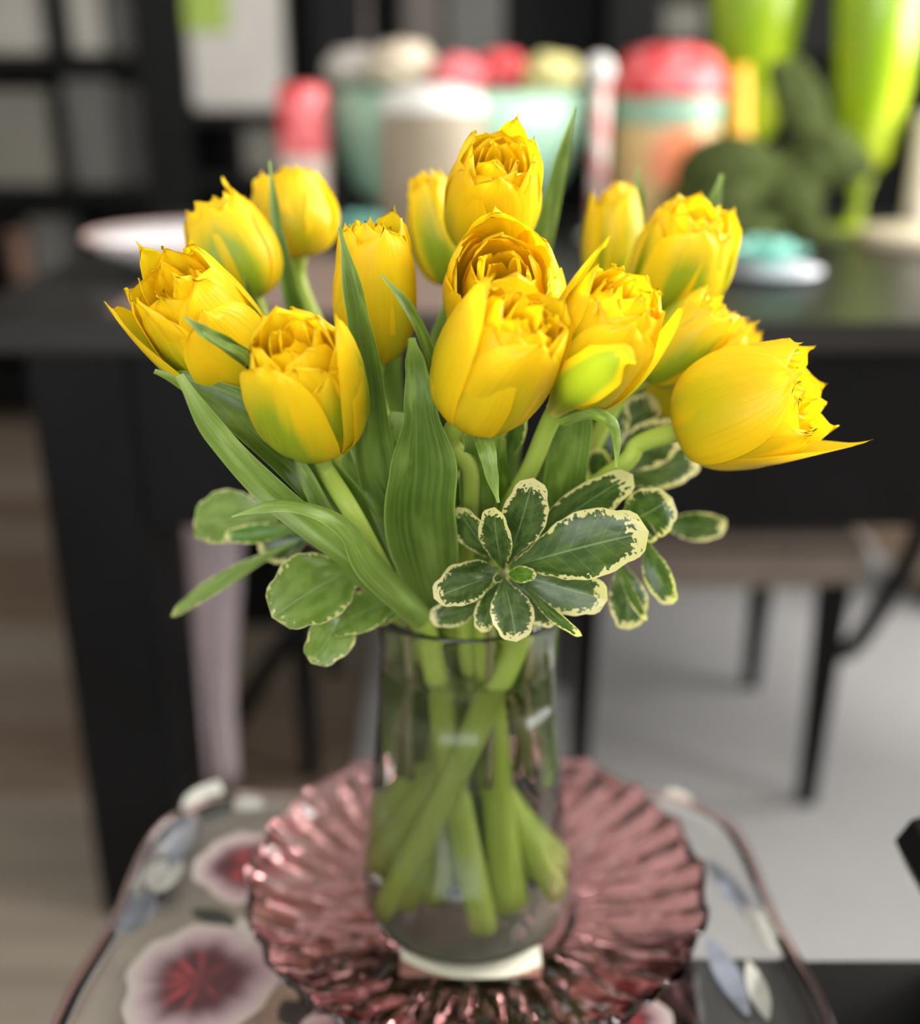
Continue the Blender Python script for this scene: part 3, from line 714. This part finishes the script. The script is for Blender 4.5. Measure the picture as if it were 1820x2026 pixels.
# ------------------------------------------------------------------ variegated sprigs
OBOV = [0.10, 0.30, 0.60, 0.87, 1.0, 0.96, 0.74, 0.10]
def sprig(label, centre, leaves, stempts):
    """leaves: (base px,py,y),(tip px,py,y),width px, sag, roll deg, mat"""
    c = at(*centre); root = thing('pittosporum_sprig', label, 'sprig', c, 'variegated pittosporum sprigs')
    tube('stem', [c]+stempts, [.0020, .0022, .0025], M['twig'], root, 8, 24)
    for (b, t_, wpx, sag, roll, mat) in leaves:
        B = at(*b); Tt = at(*t_); d = Tt-B; Ln = d.length; d.normalize()
        mid = (B+Tt)/2; N0 = (CAM-mid).normalized(); N0 = (N0-d*N0.dot(d)).normalized()
        sd = d.cross(N0); a = math.radians(roll); Nn = N0*math.cos(a)+sd*math.sin(a); sd = d.cross(Nn)
        hw = wpx/2*pxm(mid); nl, ns = 24, 10; vs, uv, fs = [], [], []
        for i in range(nl+1):
            u = i/nl; h = hw*lerp_list(OBOV, u)
            if u > 0.86: h = hw*lerp_list(OBOV, .86)*math.sqrt(max(0, 1-((u-.86)/.14)**2))
            p = B+d*Ln*u+Nn*(sag*Ln*4*u*(1-u) - 0.0*u)
            for j in range(ns+1):
                s = j/ns*2-1
                q = Vector((u*3, s*1.3, wpx*.71+b[0]*.13))
                off = 0.22*h*abs(s)**1.3 + 0.16*h*noise.noise(q)*abs(s) + 0.015*hw*math.sin(u*17+s*2)*s*s
                vs.append(p+sd*s*h+Nn*off); uv.append((u, (s+1)/2))
        for i in range(nl):
            for j in range(ns): k = i*(ns+1)+j; fs.append((k, k+1, k+ns+2, k+ns+1))
        mesh('leaf', vs, fs, M[mat], root, uv)
    return root
def inv(x, y, z): return Vector((VC.x+x, y, VZ+z))
yv = -.088
sprig('cream-edged variegated rosette hanging over the vase rim', (1000, 1130, yv+.008), [
    ((1010, 1122, yv), (1284, 1052, -.105), 138, .05, -12, 'vleaf'),
    ((1003, 1115, yv), (1055, 945, -.095), 94, .05, 15, 'vleaf'),
    ((996, 1125, yv), (978, 1003, -.108), 70, .06, -25, 'vleaf'),
    ((1010, 1118, yv+.01), (1252, 938, -.075), 92, -.08, 25, 'vleaf'),
    ((985, 1110, yv+.012), (905, 1003, -.08), 72, .06, -35, 'vleaf'),
    ((985, 1125, yv+.006), (873, 1140, -.10), 92, .08, -40, 'vleaf'),
    ((985, 1138, yv), (858, 1184, -.108), 80, .06, 15, 'vleaf'),
    ((993, 1145, yv), (953, 1252, -.102), 56, .05, 30, 'vleaf'),
    ((996, 1145, yv-.003), (1022, 1270, -.115), 88, .08, -10, 'vleaf'),
    ((1012, 1132, yv), (1202, 1187, -.10), 98, .04, 10, 'vleaf'),
    ((1030, 1150, yv-.004), (1152, 1258, -.118), 34, .04, 45, 'vleaf'),
    ((1008, 1145, yv+.006), (1108, 1228, -.09), 80, .04, 0, 'vleaf'),
    ((1006, 1136, yv-.004), (1062, 1137, -.108), 34, .1, 0, 'vleaf_b'),
    ((992, 1140, yv-.002), (975, 1150, -.10), 18, .1, 0, 'vleaf'),
    ((960, 1195, -.06), (850, 1225, -.070), 56, .05, 0, 'vleaf'),
], [inv(.006, -.052, .235), inv(.012, -.036, .217), inv(.01, -.03, .12)])
sprig('loose variegated leaves hanging beside the big cream-edged rosette', (1235, 1050, -.045), [
    ((1228, 1040, -.05), (1330, 985, -.06), 108, .10, 15, 'vleaf'),
    ((1275, 1060, -.05), (1330, 1196, -.065), 58, .08, 20, 'vleaf'),
    ((1225, 1105, -.045), (1245, 1246, -.06), 80, .10, -15, 'vleaf'),
    ((1222, 1110, -.05), (1280, 1228, -.068), 26, .04, 40, 'vleaf'),
    ((1255, 1020, -.05), (1300, 1068, -.062), 40, .08, 30, 'vleaf'),
], [at(1150, 1170, -.035), inv(.036, -.026, .217), inv(.03, -.02, .12)])
sprig('soft blurred variegated leaves under the arching tulip stem', (1190, 960, .0), [
    ((1185, 930, .0), (1345, 850, .01), 92, .06, 0, 'vleaf'),
    ((1190, 955, .0), (1385, 905, .015), 86, .05, 0, 'vleaf'),
    ((1190, 960, .0), (1180, 885, -.01), 50, .05, 0, 'vleaf'),
    ((1170, 940, .0), (1215, 770, .01), 90, .05, 10, 'vleaf'),
    ((1290, 1030, .005), (1438, 1042, .01), 62, .06, 20, 'vleaf'),
    ((1150, 900, .0), (1300, 790, .02), 80, .05, 10, 'vleaf'),
], [at(1130, 1090, -.01), inv(.034, .0, .217), inv(.02, .01, .11)])
sprig('dull green leaves spreading outward toward the thick table leg', (600, 1060, -.02), [
    ((560, 1020, -.02), (383, 1035, -.01), 112, .05, 20, 'vleaf_p'),
    ((600, 1045, -.025), (443, 1062, -.03), 40, .04, 0, 'vleaf_b'),
    ((590, 1070, -.025), (338, 1220, -.03), 40, .04, 35, 'vleaf_p'),
    ((620, 1060, -.02), (510, 1085, -.02), 80, .05, 0, 'vleaf'),
    ((610, 1050, -.02), (500, 965, .0), 70, .05, 0, 'vleaf'),
], [at(720, 1140, -.02), inv(-.036, -.01, .217), inv(-.03, .0, .11)])
sprig('large folded plain green leaves drooping over the vase rim', (720, 1165, -.05), [
    ((715, 1120, -.055), (538, 1222, -.095), 150, .12, 15, 'vleaf_p'),
    ((690, 1175, -.06), (615, 1312, -.09), 96, .14, -20, 'vleaf_p'),
    ((800, 1185, -.05), (640, 1245, -.08), 88, .06, 20, 'vleaf_p'),
    ((740, 1150, -.05), (690, 1080, -.06), 60, .08, 20, 'vleaf'),
    ((800, 1200, -.05), (700, 1215, -.065), 70, .08, 10, 'vleaf_p'),
], [at(790, 1210, -.045), inv(-.034, -.026, .217), inv(-.028, -.02, .12)])
sprig('dark variegated leaves half hidden among the stems under the front blooms', (960, 960, -.02), [
    ((1000, 920, -.03), (1035, 808, -.045), 40, .05, 0, 'vleaf'),
    ((760, 1040, -.03), (690, 880, -.04), 80, .06, 0, 'vleaf_p'),
    ((850, 1000, -.02), (860, 860, -.03), 80, .05, 0, 'vleaf'),
    ((1060, 1020, -.02), (1075, 880, -.025), 80, .05, 0, 'vleaf'),
    ((920, 1060, -.025), (912, 930, -.03), 80, .05, 0, 'vleaf'),
], [at(940, 1120, -.015), inv(.0, -.012, .217), inv(.004, -.01, .11)])

# ------------------------------------------------------------------ things on the black table
def on(px, y): return Vector((at(px, 500, y).x, y, TZ))
def pxx(px, y, z=0.85): # world x at depth y and height z
    dep = (y-CAM.y)*math.cos(PITCH)+(CAM.z-z)*math.sin(PITCH); return (px-CX)/FPX*dep
def zat(py, y): return at(CX, py, y).z
def mk(col, rough=.4, **k): return plain('glaze_%d' % len(D.materials), col, rough, .08, 15, **k)
mint = mk((0.26, 0.43, 0.31), .4); tan_ = mk((0.25, 0.205, 0.14), .6); white = mk((0.62, 0.61, 0.57), .45)
pinkm = mk((0.72, 0.16, 0.18), .4); cream = mk((0.52, 0.44, 0.33), .5)
def dotted(name, c0, c1, scale, thr):
    m, N, L, b = nmat(name); tc = N.new('ShaderNodeTexCoord'); v = N.new('ShaderNodeTexVoronoi'); v.inputs['Scale'].default_value = scale
    L.new(tc.outputs['Object'], v.inputs['Vector'])
    L.new(mixc(N, L, mth(N, L, 'GREATER_THAN', thr, v.outputs['Distance']), c0, c1), b.inputs['Base Color']); b.inputs['Roughness'].default_value = .4
    return m
reddot = dotted('red_dotted_glaze', (0.72, 0.14, 0.15), (0.55, 0.015, 0.02), 26, 0.42)

# wide mint bowl with a tan canister before it
yb = 1.55; x0, x1 = pxx(645, yb), pxx(1165, yb); cx_ = (x0+x1)/2; rb = (x1-x0)/2; zt = zat(180, yb)-TZ
bw = thing('mint_bowl', 'wide mint green bowl standing behind the tan canister', 'bowl', (cx_, yb, TZ))
lathe('body', [(0.0005, 0), (rb*.42, 0), (rb*.50, .012), (rb*.80, zt*.35), (rb*.95, zt*.7), (rb, zt), (rb-.006, zt), (rb*.94, zt*.7), (rb*.78, zt*.37), (rb*.45, .02), (0.0005, .016)], (cx_, yb, TZ), mint, bw)
lathe('foot', [(rb*.36, 0), (rb*.44, 0), (rb*.44, .012), (rb*.36, .014)], (cx_, yb, TZ), mint, bw, close=True)
yc = 1.19; xc0, xc1 = pxx(752, yc), pxx(965, yc); rc = (xc1-xc0)/2; xc = (xc0+xc1)/2; zc = zat(165, yc)-TZ
cn = thing('canister', 'tan ceramic canister with a pale lid in front of the mint bowl', 'canister', (xc, yc, TZ))
lathe('body', [(0.0005, 0), (rc*.86, 0), (rc*.94, .01), (rc, zc*.45), (rc*.98, zc*.80), (rc*.90, zc*.86), (0.0005, zc*.86)], (xc, yc, TZ), tan_, cn)
lathe('lid', [(rc*.95, zc*.84), (rc*.97, zc*.90), (rc*.80, zc*.96), (rc*.3, zc), (0.0005, zc)], (xc, yc, TZ), white, cn)
# red and pink tissue showing over the bowl
def lump(name, c, r, mat, label, cat, seed, sq=(1, 1, 1), group=None, am=.22, fr=2.2):
    bm = bmesh.new(); bmesh.ops.create_icosphere(bm, subdivisions=4, radius=1)
    for v in bm.verts:
        k = 1+am*noise.noise(v.co*fr+Vector((seed, 0, 0)))+am*.4*noise.noise(v.co*fr*2.7+Vector((seed, 3, 0)))
        v.co = Vector((v.co.x*r*sq[0]*k, v.co.y*r*sq[1]*k, v.co.z*r*sq[2]*k))+Vector(c)
    o = from_bm(name, bm, mat, None, True, c); return tag(o, label, cat, group)
for i, (px, py, y, r, mt, lb) in enumerate([
    (905, 150, 1.52, .040, pinkm, 'crumpled red tissue ball lying in the mint bowl beside the canister lid'),
    (992, 140, 1.57, .042, reddot, 'dotted pink and red ball lying in the mint bowl'),
    (797, 130, 1.55, .050, cream, 'cream tissue ball lying in the mint bowl'),
    (1090, 150, 1.55, .045, mk((0.60, 0.55, 0.22), .6), 'pale yellow-green tissue ball lying in the mint bowl'),
    (700, 135, 1.60, .042, mk((0.40, 0.37, 0.33), .6), 'grey-brown tissue ball lying in the mint bowl')]):
    p = at(px, py, y); lump('tissue_ball', p, r, mt, lb, 'ball', i*7, (1.2, 1, .85), 'balls in the mint bowl')
lump('tissue_filling', (cx_, yb, TZ+zt*.66), rb*.70, mk((0.45, 0.42, 0.32), .8), 'pale tissue paper filling the mint bowl', 'tissue', 50, (1, 1, .30), None, .1)
# red cup left
yk = 1.42; xk = pxx(605, yk); rk = (pxx(655, yk)-pxx(555, yk))/2; zk = zat(165, yk)-TZ
cp = thing('red_tumbler', 'small pinkish red dotted tumbler beside the mint bowl', 'tumbler', (xk, yk, TZ))
lathe('body', [(0.0005, 0), (rk*.75, 0), (rk*.80, .006), (rk*.97, zk*.55)], (xk, yk, TZ), mk((0.70, 0.55, 0.48), .4), cp)
lathe('upper_band', [(rk*.97, zk*.55), (rk, zk*.8), (rk*.98, zk*.94), (rk*.8, zk), (rk*.72, zk*.97), (0.0005, zk*.60)], (xk, yk, TZ), reddot, cp)
# cookie jar with red dotted lid
yj = 1.51; xj = pxx(1312, yj); rj = (pxx(1420, yj)-pxx(1205, yj))/2; zj = zat(90, yj)-TZ; zl = zat(190, yj)-TZ
jr = thing('cookie_jar', 'amber cookie jar with orange spot and red dotted lid', 'jar', (xj, yj, TZ))
def jar_mat():
    m, N, L, b = nmat('jar_paint'); tc = N.new('ShaderNodeTexCoord'); sp = N.new('ShaderNodeSeparateXYZ'); L.new(tc.outputs['Object'], sp.inputs[0])
    dx = mth(N, L, 'SUBTRACT', sp.outputs[0], 0.012); dz = mth(N, L, 'SUBTRACT', sp.outputs[2], zl*.56)
    r2 = mth(N, L, 'SQRT', mth(N, L, 'ADD', mth(N, L, 'MULTIPLY', dx, dx), mth(N, L, 'MULTIPLY', dz, dz)))
    spot = ramp01(N, L, r2, 0.062, 0.045)
    c = mixc(N, L, spot, (0.63, 0.44, 0.19), (0.78, 0.24, 0.10))
    L.new(c, b.inputs['Base Color']); b.inputs['Roughness'].default_value = .35
    return m
lathe('body', [(0.0005, 0), (rj*.82, 0), (rj*.90, .008), (rj*.97, zl*.3), (rj*.98, zl*.6), (rj*.95, zl*.80)], (xj, yj, TZ), jar_mat(), jr)
lathe('mint_band', [(rj*.955, zl*.80), (rj*.97, zl*.84), (rj*.97, zl*.97), (rj*.95, zl)], (xj, yj, TZ), mint, jr)
lathe('lid', [(rj*.94, zl*.99), (rj*1.0, zl), (rj*1.02, zl+.012), (rj*.97, zl+(zj-zl)*.5), (rj*.80, zl+(zj-zl)*.85), (rj*.45, zj), (0.0005, zj)], (xj, yj, TZ), reddot, jr)
# white ball on a pink striped stick
ys = 1.42; xs_ = pxx(1176, ys); zb = zat(140, ys)
st = thing('ball_topped_stake', 'slim pink and white stake topped by a white ball beside the cookie jar', 'stake', (xs_, ys, TZ))
def stripe_mat():
    m, N, L, b = nmat('pink_stripes'); tc = N.new('ShaderNodeTexCoord'); sp = N.new('ShaderNodeSeparateXYZ'); L.new(tc.outputs['Object'], sp.inputs[0])
    a = mth(N, L, 'FRACT', mth(N, L, 'ADD', mth(N, L, 'MULTIPLY', sp.outputs[2], 14), mth(N, L, 'MULTIPLY', sp.outputs[0], 22)))
    L.new(mixc(N, L, mth(N, L, 'GREATER_THAN', a, .5), (0.78, 0.66, 0.60), (0.72, 0.30, 0.28)), b.inputs['Base Color']); return m
lathe('pole', [(0.0005, .004), (.013, .004), (.013, zb-TZ-.01), (0.0005, zb-TZ-.01)], (xs_+.006, ys, TZ), stripe_mat(), st, 20)
lathe('base', [(0.0005, 0), (.03, 0), (.03, .005), (.015, .012), (0.0005, .012)], (xs_+.006, ys, TZ), white, st, 24)
bm = bmesh.new(); bmesh.ops.create_uvsphere(bm, u_segments=24, v_segments=14, radius=.026)
bmesh.ops.translate(bm, verts=bm.verts, vec=(xs_, ys, zb)); from_bm('ball', bm, white, st, True)
# mint tissue rosettes
def rosette(label, px, py, y, r, saucer):
    x = pxx(px, y, TZ+.03)
    o = thing('tissue_rosette', label, 'rosette', (x, y, TZ+(.012 if saucer else 0)))
    rg = random.Random(px); b0 = Vector((x, y, TZ+(.012 if saucer else 0)))
    for ring, (n, rr, tilt) in enumerate(((9, 1.0, .55), (7, .8, 1.0), (5, .5, 1.35))):
        for k in range(n):
            a = 2*PI*(k+ring*.5)/n; vs, fs = [], []
            for i in range(7):
                for j in range(7):
                    u, s = i/6, j/3-1
                    rad = r*rr*u*math.cos(tilt*u); z = r*(.05+.9*u*math.sin(tilt)*rr**.3)+.012*noise.noise(Vector((u*4, s*3, k+ring*9)))
                    ang = a+s*.5*(1-.3*u)
                    vs.append(b0+Vector((math.cos(ang)*rad, math.sin(ang)*rad, max(.001, z*.8))))
            for i in range(6):
                for j in range(6): q = i*7+j; fs.append((q, q+1, q+8, q+7))
            mesh('petal', vs, fs, TS, o)
    return o
TS = mk((0.28, 0.62, 0.52), .8)
rosette('mint tissue rosette in front of the mint bowl and canister', 722, 400, 1.34, .076, False)
xs2, ysr = pxx(1525, .98, TZ), .98
sc = lathe('saucer', [(0.0005, 0), (.028, 0), (.034, .004), (.066, .010), (.068, .013), (.034, .008), (0.0005, .006)], (xs2, ysr, TZ), mk((0.66, 0.66, 0.72), .35), None, 40, origin=(xs2, ysr, TZ))
tag(sc, 'small white saucer under the mint tissue rosette near the table edge', 'saucer')
rosette('mint tissue rosette on the white saucer in front of the moss rabbit', 1520, 500, .985, .066, True)
# white wide dish on the left with pink rim
xd, yd = pxx(385, 1.02, TZ), 1.04
dd = thing('oval_dish', 'wide white dish with a blush pink rim at the table end above the thick leg', 'dish', (xd, yd, TZ))
lathe('body', [(0.0005, 0), (.06, 0), (.075, .006), (.125, .030), (.148, .046), (.146, .049), (.122, .036), (.072, .012), (0.0005, .008)], (xd, yd, TZ), mk((0.72, 0.71, 0.72), .3), dd, 56)
lathe('rim', [(.1475, .0455), (.1535, .0475), (.1530, .0515), (.1465, .0500)], (xd, yd, TZ), mk((0.62, 0.40, 0.36), .35), dd, 56, close=True)
# table mat under the dish, brown
tag(box('placemat', (pxx(230, .80), .72, TZ), (pxx(1080, .80), 1.19, TZ+.004), mk((0.16, 0.11, 0.085), .7, bump=.3, bscale=200), None, .0015, (0, .95, TZ)), 'brown woven placemat lying near the front table edge', 'placemat')
dd.location.z += .004
# cream board on the right
tag(lathe('cake_board', [(0.0005, 0), (.125, 0), (.13, .004), (.13, .020), (.126, .024), (0.0005, .024)], (pxx(1858, 1.32, TZ), 1.32, TZ), mk((0.62, 0.54, 0.40), .5), None, 56, origin=(pxx(1858, 1.32, TZ), 1.32, TZ)), 'round cream board on the table in front of the green goblets', 'board')
# neon green goblets
GG = []
def green_mat():
    m, N, L, b = nmat('lime_glass'); tc = N.new('ShaderNodeTexCoord'); nz = N.new('ShaderNodeTexNoise'); nz.inputs['Scale'].default_value = 9
    mp = N.new('ShaderNodeMapping'); mp.inputs['Scale'].default_value = (1, 1, .25); L.new(tc.outputs['Object'], mp.inputs[0]); L.new(mp.outputs[0], nz.inputs['Vector'])
    L.new(mixc(N, L, ramp01(N, L, nz.outputs['Fac'], .38, .62), (0.30, 0.52, 0.01), (0.62, 0.78, 0.03)), b.inputs['Base Color'])
    b.inputs['Roughness'].default_value = .12; b.inputs['Transmission Weight'].default_value = .35; return m
GM = green_mat()
def goblet(label, px, y, rpx, pyb):
    x = pxx(px, y, .95); r = rpx*((y-CAM.y)*.934+.02)/FPX
    zb_ = zat(pyb, y)-TZ
    g = thing('goblet', label, 'goblet', (x, y, TZ), 'lime green goblets')
    lathe('foot', [(0.0005, 0), (r*.85, 0), (r*.85, .004), (r*.2, .010), (0.0005, .010)], (x, y, TZ), GM, g, 40)
    lathe('stem', [(r*.2, .008), (r*.14, zb_*.5), (r*.3, zb_*1.0)], (x, y, TZ), GM, g, 24)
    lathe('bowl', [(r*.28, zb_), (r*.62, zb_+.03), (r*.84, zb_+.15), (r*1.0, zb_+.28), (r*1.02, zb_+.40), (r*.97, zb_+.40), (r*.95, zb_+.28), (r*.79, zb_+.15), (r*.5, zb_+.034), (0.0005, zb_+.018)], (x, y, TZ), GM, g, 48)
    return g
goblet('lime green goblet behind the rabbit beside the cookie jar', 1480, 1.66, 92, 290)
goblet('lime green goblet behind the rabbit beside the white candle', 1718, 1.56, 84, 345)
# orange stick between jar and goblet
bmx = thing('orange_candle', 'slim amber orange candle in a white cup between jar and goblet', 'candle', (pxx(1455, 1.52), 1.52, TZ))
tube('wax', [(pxx(1470, 1.52), 1.52, TZ+.02), (pxx(1460, 1.52), 1.52, TZ+.12), (pxx(1445, 1.52), 1.52, zat(130, 1.52))], [.021, .021, .018], mk((0.78, 0.42, 0.02), .4), bmx, 14, 12)
lathe('cup', [(0.0005, 0), (.024, 0), (.03, .01), (.033, .085), (.029, .085), (.026, .02), (0.0005, .015)], (pxx(1462, 1.50), 1.52, TZ), white, bmx, 28)
# white pillar candle at right
xw = pxx(1836, 1.50); wc = thing('pillar_candle', 'white pillar candle on the table next to a lime goblet', 'candle', (xw, 1.50, TZ+.0))
lathe('wax', [(0.0005, 0), (.030, 0), (.032, .004), (.032, .20), (.028, .206), (0.0005, .198)], (xw, 1.50, TZ), mk((0.74, 0.68, 0.58), .6), wc, 32)
tube('wick', [(xw, 1.50, TZ+.195), (xw+.001, 1.50, TZ+.205), (xw+.003, 1.50, TZ+.214)], [.0012]*3, M['black'], wc, 6, 6)

# moss rabbit
yr = 1.30; moss = plain('moss', (0.048, 0.062, 0.018), .95, .5, 40, 1.0, 160, spec=.1)
s_ = pxm(at(1500, 350, yr))
def rp_(px, py, dy=0): return Vector((pxx(px, yr, zat(py, yr)), yr+dy, zat(py, yr)))
bm = bmesh.new()
def ell(px, py, rx, rz, ry, rot=0, dy=0):
    r = bmesh.ops.create_icosphere(bm, subdivisions=3, radius=1)
    c = rp_(px, py, dy); m = Matrix.Rotation(math.radians(rot), 4, 'Y')
    for v in r['verts']: v.co = c + m @ Vector((v.co.x*rx*s_, v.co.y*ry*s_, v.co.z*rz*s_))
ell(1445, 362, 112, 88, 80, 8); ell(1420, 400, 85, 72, 95, 0); ell(1545, 385, 80, 82, 72, 0)
ell(1600, 330, 62, 60, 62, 30); ell(1632, 318, 84, 60, 58, 20); ell(1695, 332, 34, 28, 34, 20)
for dy in (-.022, .022):
    ell(1572 if dy < 0 else 1610, 225, 36, 112, 15, -34 if dy < 0 else -24, dy)
    ell(1580, 430, 34, 64, 26, 10, dy*1.3); ell(1610, 470, 52, 22, 26, 0, dy*1.3)
    ell(1440, 455, 95, 34, 36, 0, dy*2)
ell(1338, 400, 30, 28, 28, 0)
zmin = min(v.co.z for v in bm.verts)
bmesh.ops.translate(bm, verts=bm.verts, vec=(0, 0, TZ-zmin))
rb_ = from_bm('moss_rabbit', bm, moss, None, True, (rp_(1480, 400).x, yr, TZ))
rm = rb_.modifiers.new('remesh', 'REMESH'); rm.mode = 'VOXEL'; rm.voxel_size = .0035; rm.use_smooth_shade = True
sm = rb_.modifiers.new('smooth', 'SMOOTH'); sm.iterations = 6
tag(rb_, 'dark moss green rabbit figure with upright ears sitting on the table', 'figurine')

# ------------------------------------------------------------------ bookcases at the back
BY0, BY1 = 3.02, 3.37
def bookcase(label, x0, x1, shelves, top=2.1, th=.075):
    c = thing('bookcase', label, 'bookcase', ((x0+x1)/2, (BY0+BY1)/2, FZ), 'black bookcases along the back wall')
    box('side_panel', (x0, BY0, FZ), (x0+th, BY1, top), M['case'], c); box('side_panel', (x1-th, BY0, FZ), (x1, BY1, top), M['case'], c)
    box('back_panel', (x0+th, BY1-.012, FZ), (x1-th, BY1, top), M['case'], c, 0)
    for z in shelves: box('shelf', (x0+th, BY0+.004, z-.04), (x1-th, BY1-.012, z), M['case'], c)
    box('top_panel', (x0, BY0, top), (x1, BY1, top+.03), M['case'], c)
    return c
bookcase('wide black bookcase holding rows of grey and cream boxes', -2.1, -.90, [.09, .40, .705, 1.09, 1.45, 1.8])
bookcase('narrow black bookcase holding the white bag with a green patch', -.90, -.36, [.09, .40, .74, .93, 1.60])
bookcase('black bookcase with pale boxes behind the mint bowl', -.36, .52, [.09, .50, .92, 1.45, 1.8])
bookcase('black bookcase behind the moss rabbit and the goblets', .52, 1.95, [.09, .50, .90, 1.13, 1.5, 1.8])
gb = [plain('grey_bin_%d' % i, c, .7, .1, 8) for i, c in enumerate([(0.26, 0.25, 0.22), (0.12, 0.115, 0.095), (0.075, 0.075, 0.068), (0.04, 0.04, 0.036), (0.3, 0.29, 0.26)])]
def bin_(label, px0, px1, z, h, mi, y=3.06, d=.2, cat='box', name='storage_box'):
    xa, xb = pxx(px0, y, z+h/2), pxx(px1, y, z+h/2)
    o = thing(name, label, cat, ((xa+xb)/2, y+d/2, z), 'boxes on the bookcase shelves')
    box('body', (xa, y, z), (xb, y+d, z+h*.86), gb[mi] if isinstance(mi, int) else mi, o, .008)
    box('lid', (xa-.004, y-.004, z+h*.86), (xb+.004, y+d+.004, z+h), gb[mi] if isinstance(mi, int) else mi, o, .006)
bin_('pale cream-grey wide box on the upper shelf of the wide bookcase', -40, 66, 1.09, .22, 0)
bin_('pale grey upright box beside the cream-grey box on the upper shelf', 132, 196, 1.09, .25, 0)
bin_('brown-grey box beside the upright pale box on the upper shelf', 210, 262, 1.09, .2, 2)
bin_('wide taupe box on the lower shelf of the wide bookcase', -60, 96, .705, .28, 1)
bin_('tall mid grey box on the lower shelf beside the wide taupe box', 135, 226, .705, .31, 2)
bin_('dark charcoal box at the end of the lower bookcase shelf', 236, 296, .705, .29, 3)
bin_('grey box below the bins on a low bookcase shelf', 60, 128, .40, .20, 2)
bin_('brown box on the low bookcase shelf beside the grey box', 20, 56, .40, .16, plain('brown_card', (0.16, 0.09, 0.06), .7))
# white bag with green patch
xa, xb = pxx(352, 3.04, 1.1), pxx(558, 3.04, 1.1); xb = min(xb, -.445)
wb = thing('paper_bag', 'white paper bag with a green square patch in the narrow bookcase', 'bag', ((xa+xb)/2, 3.1, .93))
vs = []
bm = bmesh.new(); bmbox(bm, (-.822, 3.04, .93), (xb, 3.20, 1.40), .012)
from_bm('body', bm, mk((0.42, 0.40, 0.37), .8), wb)
box('patch', (-.818, 3.034, 1.15), (pxx(452, 3.04, 1.2), 3.0405, 1.34), mk((0.26, 0.36, 0.06), .7), wb, .001)
tube('handle', [(-.74, 3.1, 1.39), (-.73, 3.1, 1.46), (-.60, 3.1, 1.46), (-.59, 3.1, 1.39)], [.006]*4, white, wb, 8, 20)
bin_('grey box beneath the white paper bag in the narrow bookcase', 480, 552, .74, .14, 1)
bin_('tall brown-grey box behind the mint bowl on the middle shelf', 796, 876, .92, .42, plain('brown_grey_card', (0.075, 0.065, 0.055), .7))
bin_('tall pale grey box beside the brown-grey box on the middle shelf', 884, 996, .92, .44, 2)
bin_('pale pinkish box beside the blue ball on the middle shelf', 676, 726, 1.07, .2, plain('pale_pink_card', (0.22, 0.18, 0.17), .7))
bin_('taupe box carrying the pale pinkish box in the bookcase', 674, 729, .92, .15, 1)
bin_('pale box on the high shelf of the bookcase behind the rabbit', 1310, 1392, 1.13, .1, 1, name='storage_box')
p = at(760, 55, 3.0); bm = bmesh.new(); bmesh.ops.create_uvsphere(bm, u_segments=28, v_segments=16, radius=.052)
bmesh.ops.translate(bm, verts=bm.verts, vec=(p.x, 3.08, .92+.052+.10)); o = from_bm('ball', bm, plain('slate_blue', (0.085, 0.10, 0.17), .5), None, True, (p.x, 3.08, .92+.10))
tag(o, 'slate blue ball resting on a small stand in the bookcase', 'ball')
tag(lathe('ball_stand', [(0.0005, 0), (.04, 0), (.042, .008), (.02, .03), (.018, .085), (.034, .108), (0.0005, .1005)], (p.x, 3.08, .92), M['case'], None, 28, origin=(p.x, 3.08, .92)), 'black turned stand under the slate blue ball', 'stand')
